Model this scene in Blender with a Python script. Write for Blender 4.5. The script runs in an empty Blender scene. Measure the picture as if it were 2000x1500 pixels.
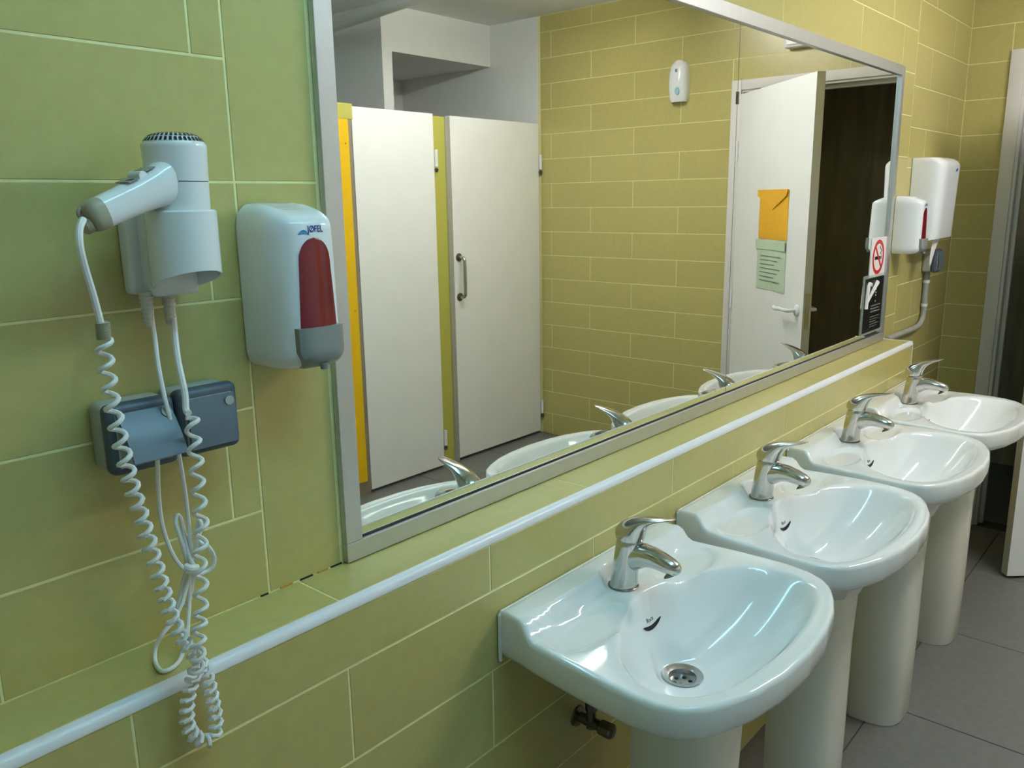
import bpy, bmesh, math, random
from mathutils import Vector, Matrix
random.seed(7)
S = bpy.context.scene
COL = S.collection
R = math.radians

# ------------------------------------------------------------------ camera
YAW, PITCH, ROLL, FPX = 0.85535, -0.21932, -0.01571, 1613.64
CAMPOS = Vector((-0.006, -0.989, 1.546))
fw = Vector((math.sin(YAW) * math.cos(PITCH), math.cos(YAW) * math.cos(PITCH), math.sin(PITCH)))
rt = Vector((math.cos(YAW), -math.sin(YAW), 0))
up = rt.cross(fw)
rt2 = rt * math.cos(ROLL) + up * math.sin(ROLL)
up2 = -rt * math.sin(ROLL) + up * math.cos(ROLL)
cd = bpy.data.cameras.new('camera')
cam = bpy.data.objects.new('camera', cd)
COL.objects.link(cam)
M = Matrix((rt2, up2, -fw)).transposed().to_4x4()
M.translation = CAMPOS
cam.matrix_world = M
cd.sensor_width = 36
cd.lens = FPX / 2000 * 36
cd.clip_start = 0.02
S.camera = cam

# ------------------------------------------------------------------ world and exposure
w = bpy.data.worlds.new('world')
S.world = w
w.use_nodes = True
w.node_tree.nodes['Background'].inputs[0].default_value = (0.9, 1.0, 0.95, 1)
w.node_tree.nodes['Background'].inputs[1].default_value = 0.02
S.view_settings.view_transform = 'Standard'
S.view_settings.look = 'None'
S.view_settings.gamma = 1
S.view_settings.use_curve_mapping = False
S.view_settings.exposure = 0.0
COOL = (0.40, 0.89, 1.16)
WARM = (1.0, 0.975, 0.99)
E_COOL, E_WARM = 31.0, 96.0

# ------------------------------------------------------------------ materials
MATS = {}
def lin(c):
    return tuple(((v / 255) / 12.92 if v / 255 <= 0.04045 else ((v / 255 + 0.055) / 1.055) ** 2.4) for v in c)

def mat(name, rgb, rough=0.5, metal=0.0, noise=0.0, nscale=30, bump=0.0, bscale=120, vary=0.0,
        trans=0.0, alpha=1.0, coat=0.0, emit=0.0, ecol=None, rvar=0.0, subs=0.0, stretch=None):
    m = bpy.data.materials.new(name)
    m.use_nodes = True
    nt = m.node_tree
    b = nt.nodes['Principled BSDF']
    c = lin(rgb) + (1,)
    b.inputs['Base Color'].default_value = c
    b.inputs['Roughness'].default_value = rough
    b.inputs['Metallic'].default_value = metal
    b.inputs['Coat Weight'].default_value = coat
    b.inputs['Coat Roughness'].default_value = 0.06
    if subs:
        b.inputs['Subsurface Weight'].default_value = subs
        b.inputs['Subsurface Radius'].default_value = (0.01, 0.01, 0.01)
    if trans:
        b.inputs['Transmission Weight'].default_value = trans
    if alpha < 1:
        b.inputs['Alpha'].default_value = alpha
    if emit:
        b.inputs['Emission Color'].default_value = tuple(ecol) + (1,)
        b.inputs['Emission Strength'].default_value = emit
    tc = nt.nodes.new('ShaderNodeTexCoord')
    vec = tc.outputs['Object']
    geo = nt.nodes.new('ShaderNodeNewGeometry')
    vec = geo.outputs['Position']
    if stretch:
        mp = nt.nodes.new('ShaderNodeMapping')
        mp.inputs['Scale'].default_value = stretch
        nt.links.new(vec, mp.inputs['Vector'])
        vec = mp.outputs['Vector']
    if noise or vary:
        nz = nt.nodes.new('ShaderNodeTexNoise')
        nz.inputs['Scale'].default_value = nscale
        nz.inputs['Detail'].default_value = 5
        nt.links.new(vec, nz.inputs['Vector'])
        mr = nt.nodes.new('ShaderNodeMapRange')
        mr.inputs['From Min'].default_value = 0.25
        mr.inputs['From Max'].default_value = 0.75
        mr.inputs['To Min'].default_value = 1 - noise
        mr.inputs['To Max'].default_value = 1 + noise
        nt.links.new(nz.outputs['Fac'], mr.inputs['Value'])
        val = mr.outputs[0]
        if vary:
            oi = nt.nodes.new('ShaderNodeObjectInfo')
            m2 = nt.nodes.new('ShaderNodeMapRange')
            m2.inputs['To Min'].default_value = 1 - vary
            m2.inputs['To Max'].default_value = 1 + vary
            nt.links.new(oi.outputs['Random'], m2.inputs['Value'])
            mu = nt.nodes.new('ShaderNodeMath')
            mu.operation = 'MULTIPLY'
            nt.links.new(val, mu.inputs[0])
            nt.links.new(m2.outputs[0], mu.inputs[1])
            val = mu.outputs[0]
        hs = nt.nodes.new('ShaderNodeHueSaturation')
        hs.inputs['Color'].default_value = c
        nt.links.new(val, hs.inputs['Value'])
        nt.links.new(hs.outputs[0], b.inputs['Base Color'])
    if rvar:
        n3 = nt.nodes.new('ShaderNodeTexNoise')
        n3.inputs['Scale'].default_value = 60
        n3.inputs['Detail'].default_value = 4
        nt.links.new(vec, n3.inputs['Vector'])
        m3 = nt.nodes.new('ShaderNodeMapRange')
        m3.inputs['From Min'].default_value = 0.4
        m3.inputs['From Max'].default_value = 0.7
        m3.inputs['To Min'].default_value = rough
        m3.inputs['To Max'].default_value = rough + rvar
        nt.links.new(n3.outputs['Fac'], m3.inputs['Value'])
        nt.links.new(m3.outputs[0], b.inputs['Roughness'])
    if bump:
        n2 = nt.nodes.new('ShaderNodeTexNoise')
        n2.inputs['Scale'].default_value = bscale
        n2.inputs['Detail'].default_value = 4
        nt.links.new(vec, n2.inputs['Vector'])
        bp = nt.nodes.new('ShaderNodeBump')
        bp.inputs['Strength'].default_value = bump
        bp.inputs['Distance'].default_value = 0.002
        nt.links.new(n2.outputs['Fac'], bp.inputs['Height'])
        nt.links.new(bp.outputs[0], b.inputs['Normal'])
    MATS[name] = m
    return m

mat('tile', (192, 180, 111), 0.30, noise=0.05, nscale=45, bump=0.08, bscale=220, vary=0.025)
mat('grout', (240, 234, 172), 0.8, noise=0.08, nscale=60)
mat('floor_tile', (113, 112, 108), 0.42, noise=0.09, nscale=35, bump=0.05, vary=0.03)
mat('floor_grout', (70, 68, 62), 0.9)
mat('plaster', (234, 235, 231), 0.85, noise=0.03, nscale=12, bump=0.15, bscale=80)
mat('ceiling_paint', (240, 241, 238), 0.9, noise=0.03, nscale=6)
mat('white_trim', (238, 238, 240), 0.3, noise=0.02)
mat('ceramic', (240, 242, 240), 0.07, coat=0.5, noise=0.01, nscale=8)
mat('ceramic_dull', (232, 230, 218), 0.16, noise=0.015, nscale=8)
mat('chrome', (205, 203, 198), 0.10, metal=1.0, rvar=0.14)
mat('chrome_dark', (120, 116, 108), 0.3, metal=1.0)
mat('steel', (190, 190, 188), 0.25, metal=1.0)
mat('aluminium', (205, 205, 203), 0.42, metal=0.75, noise=0.03, nscale=50)
mat('mirror_glass', (238, 241, 235), 0.012, metal=1.0)
mat('dark_gap', (28, 30, 28), 0.8)
mat('white_plastic', (236, 238, 238), 0.28, noise=0.01)
mat('gloss_plastic', (240, 242, 242), 0.12, noise=0.01)
mat('beige_plastic', (170, 164, 142), 0.45)
mat('pale_plastic', (206, 202, 186), 0.45)
mat('grey_plastic', (136, 140, 136), 0.3)
mat('red_window', (120, 22, 34), 0.12, noise=0.22, nscale=22)
mat('blue_print', (24, 62, 140), 0.5)
mat('pale_teal', (150, 196, 204), 0.4)
mat('teal_print', (60, 150, 200), 0.5)
mat('socket_body', (172, 174, 162), 0.5)
mat('socket_blue', (98, 112, 124), 0.38, noise=0.03)
mat('socket_blue_dark', (72, 84, 96), 0.42)
mat('cord', (236, 236, 232), 0.45)
mat('door_white', (242, 242, 238), 0.4, noise=0.02, nscale=8)
mat('door_edge', (196, 192, 178), 0.55, noise=0.04)
mat('frame_paint', (226, 222, 216), 0.45, noise=0.02, nscale=9)
mat('pilaster', (186, 182, 84), 0.4, noise=0.03)
mat('yellow_panel', (238, 190, 8), 0.35, noise=0.02)
mat('brown_edge', (140, 128, 108), 0.5)
mat('lightened_wood', (186, 176, 140), 0.6, noise=0.25, nscale=5, stretch=(4, 4, 0.4))  # wood colour lightened to stand in for the corridor's dim ambient light
mat('yellow_paper', (236, 176, 40), 0.55, noise=0.05, nscale=25, bump=0.3, bscale=30)
mat('green_paper', (196, 218, 190), 0.3, noise=0.05, nscale=25, bump=0.2, bscale=30)
mat('paper', (238, 234, 230), 0.7)
mat('sign_black', (18, 17, 18), 0.35)
mat('sign_white', (232, 232, 228), 0.5)
mat('sign_grey', (120, 120, 118), 0.5)
mat('sign_red', (206, 40, 44), 0.45)
mat('acrylic', (196, 206, 198), 0.08, alpha=0.35)
mat('pipe_grey', (168, 168, 158), 0.5, noise=0.04)
mat('caulk', (228, 226, 214), 0.6, noise=0.05)
mat('stain', (196, 150, 40), 0.7)
mat('lamp_body', (236, 236, 232), 0.4)
mat('tube_cool', (255, 255, 255), 0.4, emit=E_COOL, ecol=COOL)
mat('tube_warm', (255, 255, 255), 0.4, emit=E_WARM, ecol=WARM)

# ------------------------------------------------------------------ helpers
def tag(o, label=None, cat=None, group=None, kind=None):
    if label: o['label'] = label
    if cat: o['category'] = cat
    if group: o['group'] = group
    if kind: o['kind'] = kind
    return o

def empty(name, loc, label=None, cat=None, group=None, kind=None, rz=0):
    o = bpy.data.objects.new(name, None)
    o.empty_display_size = 0.05
    COL.objects.link(o)
    o.location = loc
    o.rotation_euler = (0, 0, rz)
    return tag(o, label, cat, group, kind)

def link(name, me, m, parent=None, loc=None, smooth=False):
    if m and not me.materials:
        me.materials.append(MATS[m])
    if smooth:
        me.polygons.foreach_set('use_smooth', [True] * len(me.polygons))
    o = bpy.data.objects.new(name, me)
    COL.objects.link(o)
    if parent: o.parent = parent
    if loc: o.location = loc
    return o

def sharp(me, ang=35):
    try:
        me.set_sharp_from_angle(angle=R(ang))
    except Exception:
        pass

class G:
    """collects geometry in plain lists"""
    def __init__(s):
        s.v, s.f = [], []
    def add(s, v, f):
        n = len(s.v)
        s.v += [tuple(p) for p in v]
        s.f += [tuple(i + n for i in q) for q in f]
        return s
    def box(s, a, b, bev=0.0, seg=2):
        x0, y0, z0 = [min(a[i], b[i]) for i in range(3)]
        x1, y1, z1 = [max(a[i], b[i]) for i in range(3)]
        if bev <= 0:
            return s.add([(x0, y0, z0), (x1, y0, z0), (x1, y1, z0), (x0, y1, z0), (x0, y0, z1), (x1, y0, z1), (x1, y1, z1), (x0, y1, z1)],
                         [(3, 2, 1, 0), (4, 5, 6, 7), (0, 1, 5, 4), (1, 2, 6, 5), (2, 3, 7, 6), (3, 0, 4, 7)])
        bm = bmesh.new()
        bmesh.ops.create_cube(bm, size=1)
        for v in bm.verts:
            v.co = Vector(((x0 + x1) / 2 + v.co.x * (x1 - x0), (y0 + y1) / 2 + v.co.y * (y1 - y0), (z0 + z1) / 2 + v.co.z * (z1 - z0)))
        bmesh.ops.bevel(bm, geom=bm.edges[:], offset=min(bev, 0.49 * min(x1 - x0, y1 - y0, z1 - z0)), segments=seg, profile=0.5, affect='EDGES')
        return s.bm(bm)
    def bm(s, bm):
        bm.verts.index_update()
        s.add([v.co[:] for v in bm.verts], [[v.index for v in f.verts] for f in bm.faces])
        bm.free()
        return s
    def rings(s, rings, cap0=True, cap1=True, closed=True):
        n = len(rings[0])
        base = len(s.v)
        for r in rings: s.v += [tuple(p) for p in r]
        for k in range(len(rings) - 1):
            for i in range(n if closed else n - 1):
                j = (i + 1) % n
                s.f.append((base + k * n + i, base + k * n + j, base + (k + 1) * n + j, base + (k + 1) * n + i))
        if cap0: s.f.append(tuple(base + i for i in range(n))[::-1])
        if cap1: s.f.append(tuple(base + (len(rings) - 1) * n + i for i in range(n)))
        return s
    def tube(s, pts, r, seg=8, cap=True):
        pts = [Vector(p) for p in pts]
        n = len(pts)
        rad = r if isinstance(r, (list, tuple)) else [r] * n
        t = [(pts[min(i + 1, n - 1)] - pts[max(i - 1, 0)]).normalized() for i in range(n)]
        a = Vector((0, 0, 1)) if abs(t[0].z) < 0.9 else Vector((1, 0, 0))
        u = (a - t[0] * a.dot(t[0])).normalized()
        rings = []
        for i in range(n):
            u = (u - t[i] * u.dot(t[i])).normalized()
            v = t[i].cross(u)
            rings.append([pts[i] + (u * math.cos(2 * math.pi * k / seg) + v * math.sin(2 * math.pi * k / seg)) * rad[i] for k in range(seg)])
        return s.rings(rings, cap, cap)
    def lathe(s, prof, c=(0, 0, 0), seg=32, axis='z', cap=True):
        rings = []
        for r, h in prof:
            ring = []
            for k in range(seg):
                a = 2 * math.pi * k / seg
                p = (r * math.cos(a), r * math.sin(a), h)
                if axis == 'y': p = (p[0], -p[2], p[1])
                if axis == 'x': p = (p[2], p[0], p[1])
                ring.append((c[0] + p[0], c[1] + p[1], c[2] + p[2]))
            rings.append(ring)
        return s.rings(rings, cap, cap)
    def prism(s, poly, y0, y1):
        """polygon in x,z extruded along y"""
        n = len(poly)
        return s.rings([[(x, y0, z) for x, z in poly], [(x, y1, z) for x, z in poly]])
    def mesh(s, name):
        me = bpy.data.meshes.new(name)
        me.from_pydata(s.v, [], s.f)
        bm = bmesh.new()
        bm.from_mesh(me)
        bmesh.ops.recalc_face_normals(bm, faces=bm.faces[:])
        bm.to_mesh(me)
        bm.free()
        return me
    def obj(s, name, m, parent=None, smooth=None, loc=None):
        me = s.mesh(name)
        o = link(name, me, m, parent, loc, smooth=bool(smooth))
        if smooth: sharp(me, smooth if smooth is not True else 40)
        return o

def text_mesh(txt, size, extrude=0.0004, bold=0.0):
    cu = bpy.data.curves.new('lettering', 'FONT')
    cu.body = txt
    cu.size = size
    cu.extrude = extrude
    cu.offset = bold
    cu.align_x = 'CENTER'
    cu.align_y = 'CENTER'
    o = bpy.data.objects.new('lettering_tmp', cu)
    me = bpy.data.meshes.new_from_object(o)
    bpy.data.objects.remove(o)
    return me

def smooth_path(pts, n=8):
    """Catmull-Rom through pts"""
    P = [Vector(p) for p in pts]
    out = []
    for i in range(len(P) - 1):
        p0, p1, p2, p3 = P[max(i - 1, 0)], P[i], P[i + 1], P[min(i + 2, len(P) - 1)]
        for k in range(n):
            t = k / n
            out.append(0.5 * ((2 * p1) + (p2 - p0) * t + (2 * p0 - 5 * p1 + 4 * p2 - p3) * t * t + (3 * p1 - p0 - 3 * p2 + p3) * t ** 3))
    out.append(P[-1])
    return out

def sstep(a, b, x):
    t = max(0.0, min(1.0, (x - a) / (b - a)))
    return t * t * (3 - 2 * t)

# ------------------------------------------------------------------ room dimensions
XE, YS, ZC = 4.218, -2.416, 2.64      # far wall, stall front, ceiling
X0 = -1.3                              # wall behind the camera
YB, ZL, XL1 = -0.110, 0.9973, 3.335    # low wall front, ledge height, ledge end
GAP = 0.0032

TILES = {}
def tile_mesh(w_, h_, t_, c_=0.0006):
    k = (round(w_, 4), round(h_, 4))
    if k not in TILES:
        a, b = w_ / 2, h_ / 2
        me = bpy.data.meshes.new('tile')
        v = [(-a, t_, -b), (a, t_, -b), (a, t_, b), (-a, t_, b)]
        v += [(-a, c_, -b), (a, c_, -b), (a, c_, b), (-a, c_, b)]
        v += [(-a + c_, 0, -b + c_), (a - c_, 0, -b + c_), (a - c_, 0, b - c_), (-a + c_, 0, b - c_)]
        f = [(3, 2, 1, 0)]
        for k0 in (0, 4):
            for i in range(4):
                j = (i + 1) % 4
                f.append((k0 + i, k0 + j, k0 + 4 + j, k0 + 4 + i))
        f.append((8, 9, 10, 11))
        f = [tuple(reversed(q)) for q in f]
        me.from_pydata(v, [], [tuple(reversed(q)) for q in f])
        bm = bmesh.new(); bm.from_mesh(me)
        bmesh.ops.recalc_face_normals(bm, faces=bm.faces[:])
        bm.to_mesh(me); bm.free()
        TILES[k] = me
    return TILES[k]

def cut(rects, ex):
    out = []
    for (a, b, c, d) in rects:
        ea, eb, ec, ed = ex
        if b <= ea or a >= eb or d <= ec or c >= ed:
            out.append((a, b, c, d)); continue
        if a < ea: out.append((a, ea, c, d)); a = ea
        if b > eb: out.append((eb, b, c, d)); b = eb
        if c < ec: out.append((a, b, c, ec)); c = ec
        if d > ed: out.append((a, b, ed, d))
    return [r for r in out if r[1] - r[0] > 0.012 and r[3] - r[2] > 0.012]

def rows(u0, u1, z0, z1, zj, uo, ue, L=0.605, H=0.15):
    """running bond clipped to a rectangle; zj a joint height, uo/ue joint offsets of odd/even rows above zj"""
    out = []
    n0 = math.floor((z0 - zj) / H) - 1
    n1 = math.ceil((z1 - zj) / H) + 1
    for n in range(n0, n1):
        a, b = max(z0, zj + n * H), min(z1, zj + (n + 1) * H)
        if b - a < 0.012: continue
        o = ue if n % 2 == 0 else uo
        k0 = math.floor((u0 - o) / L) - 1
        for k in range(k0, k0 + int((u1 - u0) / L) + 4):
            p, q = max(u0, o + k * L), min(u1, o + (k + 1) * L)
            if q - p < 0.012: continue
            out.append((p, q, a, b))
    return out

def lay(rects, parent, place, m='tile', t=0.004):
    for (a, b, c, d) in rects:
        me = tile_mesh(b - a - GAP, d - c - GAP, t)
        if not me.materials: me.materials.append(MATS[m])
        o = bpy.data.objects.new('tile', me)
        COL.objects.link(o)
        o.parent = parent
        loc, rot = place((a + b) / 2, (c + d) / 2)
        o.location = loc
        o.rotation_euler = rot

# ------------------------------------------------------------------ floor
g = G().box((X0 - 0.1, 0.1, -0.12), (XE + 0.1, -3.8, -0.0025))
fl = tag(g.obj('floor', 'floor_grout'), 'grey tiled floor with dark joints below the basins', 'floor', kind='structure')
TILES_F = {}
FJX, FJY = 2.466, -0.333
GF = 0.0045
ix0 = math.floor((X0 - FJX) / 0.605)
for i in range(ix0, 4):
    a, b = max(X0, FJX + i * 0.605), min(XE + 0.0, FJX + (i + 1) * 0.605)
    if b - a < 0.02: continue
    for j in range(-1, 6):
        d, c = min(0.0, FJY - j * 0.605), max(-3.69, FJY - (j + 1) * 0.605)
        if d - c < 0.02: continue
        k = (round(b - a, 4), round(d - c, 4))
        if k not in TILES_F:
            gg = G().box((-(b - a - GF) / 2, -(d - c - GF) / 2, -0.006), ((b - a - GF) / 2, (d - c - GF) / 2, 0), bev=0.0012, seg=1)
            TILES_F[k] = gg.mesh('tile')
            TILES_F[k].materials.append(MATS['floor_tile'])
        o = bpy.data.objects.new('tile', TILES_F[k])
        COL.objects.link(o); o.parent = fl
        o.location = ((a + b) / 2, (c + d) / 2, 0)

# ------------------------------------------------------------------ ceiling, plain walls
tag(G().box((X0 - 0.1, 0.1, ZC), (XE + 0.1, -3.8, ZC + 0.1)).obj('ceiling', 'ceiling_paint'),
    'off-white painted ceiling of the washroom', 'ceiling', kind='structure')
tag(G().box((X0 - 0.1, 0.1, 0), (X0, -3.8, ZC)).obj('wall_rear', 'plaster'),
    'plain wall behind the viewer', 'wall', kind='structure')
tag(G().box((X0, -3.69, 0), (XE + 0.1, -3.8, ZC)).obj('wall_back', 'plaster'),
    'pale grey plaster wall at the back of the toilet stalls', 'wall', kind='structure')

# ------------------------------------------------------------------ mirror wall (y = 0)
wl = tag(G().box((X0, 0.0008, 0), (XE + 0.1, 0.1, ZC)).obj('wall_left', 'grout'),
         'olive yellow tiled wall carrying the mirror and the hair dryer', 'wall', kind='structure')
pl_y0 = lambda u, z: ((u, 0, z), (0, 0, 0))
XJ = 0.592
r_ = rows(-0.06, XJ, ZL, ZC, 1.724, 0.547 - 0.3025, 0.547)
lay(r_, wl, pl_y0)
# tall strip between the joint and the mirror
lay([(XJ, 0.72, ZL, 1.574), (XJ, 0.72, 1.574, 2.179), (XJ, 0.72, 2.179, ZC)], wl, pl_y0)
# above the mirror and beside it up to the cut joint
XR = 3.461
r_ = rows(0.72, XR, ZL, ZC, 2.132, 2.861, 2.861 - 0.3025)
r_ = cut(r_, (0.70, 3.296, 0.9, 1.99))
r_ = cut(r_, (3.2, XL1, 0, ZL))
lay(r_, wl, pl_y0)
# section near the corner follows the end wall courses
r_ = rows(XR, XE, 0.0, ZC, 2.243, 3.967, 3.67)
lay(r_, wl, pl_y0)
lay([(XL1 + 0.002, XR, z, min(z + 0.15, ZL)) for z in (0, 0.15, 0.3, 0.45, 0.6, 0.75, 0.9)], wl, pl_y0)

# low wall with ledge
wlp = [(0.0005, 0), (0.0005, ZL - 0.0008), (YB + 0.014, ZL - 0.0008), (YB + 0.0008, ZL - 0.0145), (YB + 0.0008, 0)]
wlow = tag(G().rings([[(x, y, z) for y, z in wlp] for x in (X0, XL1 - 0.004)]).obj('wall_low', 'grout'),
           'low olive tiled wall with a flat ledge below the mirror', 'wall', kind='structure')
r_ = rows(-0.06, XL1, 0.0, ZL - 0.0145, 0.897, 0.640, 0.9425)
lay(r_, wlow, lambda u, z: ((u, YB, z), (0, 0, 0)))
r_ = [(a, b, c, d) for (a, b, c, d) in [(-0.06, 0.036, 0, 1), (0.036, 0.641, 0, 1), (0.641, 1.2415, 0, 1), (1.2415, 1.8465, 0, 1), (1.8465, 2.4515, 0, 1), (2.4515, 3.0565, 0, 1), (3.0565, XL1 - 0.004, 0, 1)]]
for (a, b, _, _) in r_:
    me = tile_mesh(b - a - GAP, 0.0955, 0.004)
    if not me.materials: me.materials.append(MATS['tile'])
    o = bpy.data.objects.new('tile', me); COL.objects.link(o); o.parent = wlow
    o.location = ((a + b) / 2, -0.0483, ZL); o.rotation_euler = (R(-90), 0, 0)
# white PVC edge strip on the ledge
pr = []
for k in range(7):
    a = math.pi / 2 * k / 6
    pr.append((YB + 0.011 - 0.0125 * math.sin(a), ZL - 0.0115 + 0.0125 * math.cos(a)))
pr += [(YB - 0.0015, ZL - 0.0135), (YB + 0.006, ZL - 0.0135), (YB + 0.0125, ZL - 0.004)]
g = G().rings([[(x, y, z) for y, z in pr] for x in (-0.9, XL1)])
g.obj('edge_strip', 'white_trim', wlow, smooth=50)
G().box((XL1 - 0.008, -0.001, ZL - 0.004), (XL1 + 0.0015, YB, ZL + 0.001), 0.002).obj('edge_strip', 'white_trim', wlow)
G().box((XL1 - 0.002, YB - 0.0012, 0.86), (XL1 + 0.0015, YB + 0.004, ZL - 0.012)).obj('edge_strip', 'white_trim', wlow)
# missing grout stains along the ledge joint
for (x, l, m) in ((0.62, 0.02, 'stain'), (0.655, 0.022, 'dark_gap'), (0.685, 0.018, 'stain'), (0.71, 0.02, 'dark_gap'), (0.583, 0.012, 'dark_gap')):
    G().box((x - l / 2, -0.0016, ZL - 0.001), (x + l / 2, 0.001, ZL + 0.0022)).obj('grout_patch', m, wlow)

# ------------------------------------------------------------------ end wall (x = XE) with doorway
DY0, DY1, DZ = -0.165, -1.12, 2.135    # outer frame extents
OY0, OY1, OZ = -0.215, -1.07, 2.085
g = G()
g.box((XE + 0.0008, 0.0025, 0), (XE + 0.1, OY0 + 0.01, ZC))
g.box((XE + 0.0008, OY1 - 0.01, 0), (XE + 0.1, YS - 0.02, ZC))
g.box((XE + 0.0008, OY0 + 0.01, OZ + 0.01), (XE + 0.1, OY1 - 0.01, ZC))
wf = tag(g.obj('wall_far', 'grout'), 'olive yellow tiled end wall with the open doorway', 'wall', kind='structure')
r_ = rows(0.0, 2.416, 0, ZC, 2.243, 1.727, 2.03)
# n even rows above 2.243 carry the joint at 2.03
r_ = cut(r_, (-DY0 - 0.0, -DY1 + 0.0, -1, DZ))
lay(r_, wf, lambda u, z: ((XE, -u, z), (0, 0, R(-90))))
tag(G().box((XE, YS - 0.02, 0), (XE + 0.1, -3.69, ZC)).obj('wall_right', 'plaster'),
    'white plaster side wall inside the end toilet stall', 'wall', kind='structure')

# door frame
fr = empty('trim_1', (XE, (DY0 + DY1) / 2, 0), 'white painted door frame in the end wall', 'door frame', kind='structure')
yc = (DY0 + DY1) / 2
def fbox(a, b, nm, m='frame_paint', bev=0.003):
    G().box((a[0] - XE, a[1] - yc, a[2]), (b[0] - XE, b[1] - yc, b[2]), bev).obj(nm, m, fr, smooth=30)
fbox((XE - 0.014, DY0, 0), (XE + 0.02, OY0 - 0.005, DZ), 'architrave')
fbox((XE - 0.014, DY1, 0), (XE + 0.02, OY1 + 0.005, DZ), 'architrave')
fbox((XE - 0.014, OY0 - 0.005, OZ + 0.0), (XE + 0.02, OY1 + 0.005, DZ), 'architrave')
fbox((XE - 0.002, OY0 + 0.011, 0), (XE + 0.13, OY0 - 0.018, OZ + 0.015), 'jamb')
fbox((XE - 0.002, OY1 - 0.011, 0), (XE + 0.13, OY1 + 0.012, OZ + 0.015), 'jamb')
fbox((XE - 0.002, OY0 - 0.018, OZ - 0.012), (XE + 0.13, OY1 + 0.012, OZ + 0.015), 'head')
fbox((XE + 0.045, OY0 - 0.016, 0), (XE + 0.075, OY0 - 0.034, OZ - 0.01), 'door_stop')
fbox((XE + 0.045, OY1 + 0.010, 0), (XE + 0.075, OY1 + 0.026, OZ - 0.01), 'door_stop')
fbox((XE + 0.045, OY0 - 0.034, OZ - 0.03), (XE + 0.075, OY1 + 0.026, OZ - 0.01), 'door_stop')
# corridor beyond
tag(G().box((XE + 0.1, 0.4, -0.12), (XE + 1.5, -1.9, -0.001)).obj('floor_corridor', 'floor_tile'), 'dark corridor floor beyond the doorway', 'floor', kind='structure')
tag(G().box((XE + 1.1, 0.5, 0), (XE + 1.2, -2.0, ZC)).obj('wall_corridor', 'lightened_wood'), 'brown panelled corridor wall, lightened in place of corridor light, seen through the doorway', 'wall', kind='structure')
tag(G().box((XE + 0.1, 0.4, 0), (XE + 1.1, 0.5, ZC)).obj('wall_corridor_side', 'lightened_wood'), 'dark corridor side wall next to the mirror wall', 'wall', kind='structure')
tag(G().box((XE + 0.1, -1.9, 0), (XE + 1.1, -2.0, ZC)).obj('wall_corridor_end', 'lightened_wood'), 'dark corridor side wall behind the open door', 'wall', kind='structure')
tag(G().box((XE + 0.1, 0.5, ZC - 0.0), (XE + 1.2, -2.0, ZC + 0.1)).obj('ceiling_corridor', 'lightened_wood'), 'dark corridor ceiling beyond the doorway', 'ceiling', kind='structure')

# open door leaf, hinged on the far jamb
HX, HY, AL, LW = 4.195, -1.064, 41.0, 0.80
dr = empty('door_1', (HX, HY, 0), 'white open door hinged in the end wall doorway', 'door', kind='structure', rz=R(90 + AL))
# local x runs hinge -> free edge ; local +y is the room side
G().box((0.004, -0.04, 0.012), (LW, 0.0, 2.062), 0.0015).obj('leaf', 'door_white', dr)
G().box((LW - 0.0004, -0.0395, 0.013), (LW + 0.0006, -0.0005, 2.061)).obj('leaf_edge', 'door_edge', dr)
for z in (0.25, 1.0, 1.78):
    G().lathe([(0.006, -0.05), (0.0065, -0.045), (0.0065, 0.045), (0.006, 0.05)], (0.0, 0.006, z), 12).obj('hinge', 'white_trim', dr, smooth=True)
def lever(sy):
    g = G()
    g.lathe([(0.0, 0.0), (0.026, 0.0), (0.026, 0.006), (0.022, 0.010), (0.010, 0.012)], (0.745, 0 if sy > 0 else -0.04, 1.03), 24, axis='y')
    if sy > 0:
        g.v = [(x, -y if True else y, z) for x, y, z in g.v]
    else:
        pass
    y0 = 0.0 if sy > 0 else -0.04
    pth = smooth_path([(0.745, y0 + sy * 0.006, 1.03), (0.745, y0 + sy * 0.045, 1.03), (0.725, y0 + sy * 0.055, 1.031), (0.68, y0 + sy * 0.056, 1.032), (0.635, y0 + sy * 0.053, 1.028), (0.615, y0 + sy * 0.05, 1.033)], 6)
    n = len(pth)
    g.tube(pth, [0.0085 if i < n * 0.5 else 0.0085 + 0.0025 * math.sin(math.pi * (i / n - 0.5) * 2) for i in range(n)], 12)
    g.obj('door_handle', 'gloss_plastic', dr, smooth=True)
lever(1); lever(-1)
G().box((LW, -0.031, 0.95), (LW + 0.0015, -0.009, 1.11)).obj('lock_plate', 'steel', dr)
G().box((LW, -0.027, 1.02), (LW + 0.008, -0.013, 1.045), 0.002).obj('latch', 'steel', dr)

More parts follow.
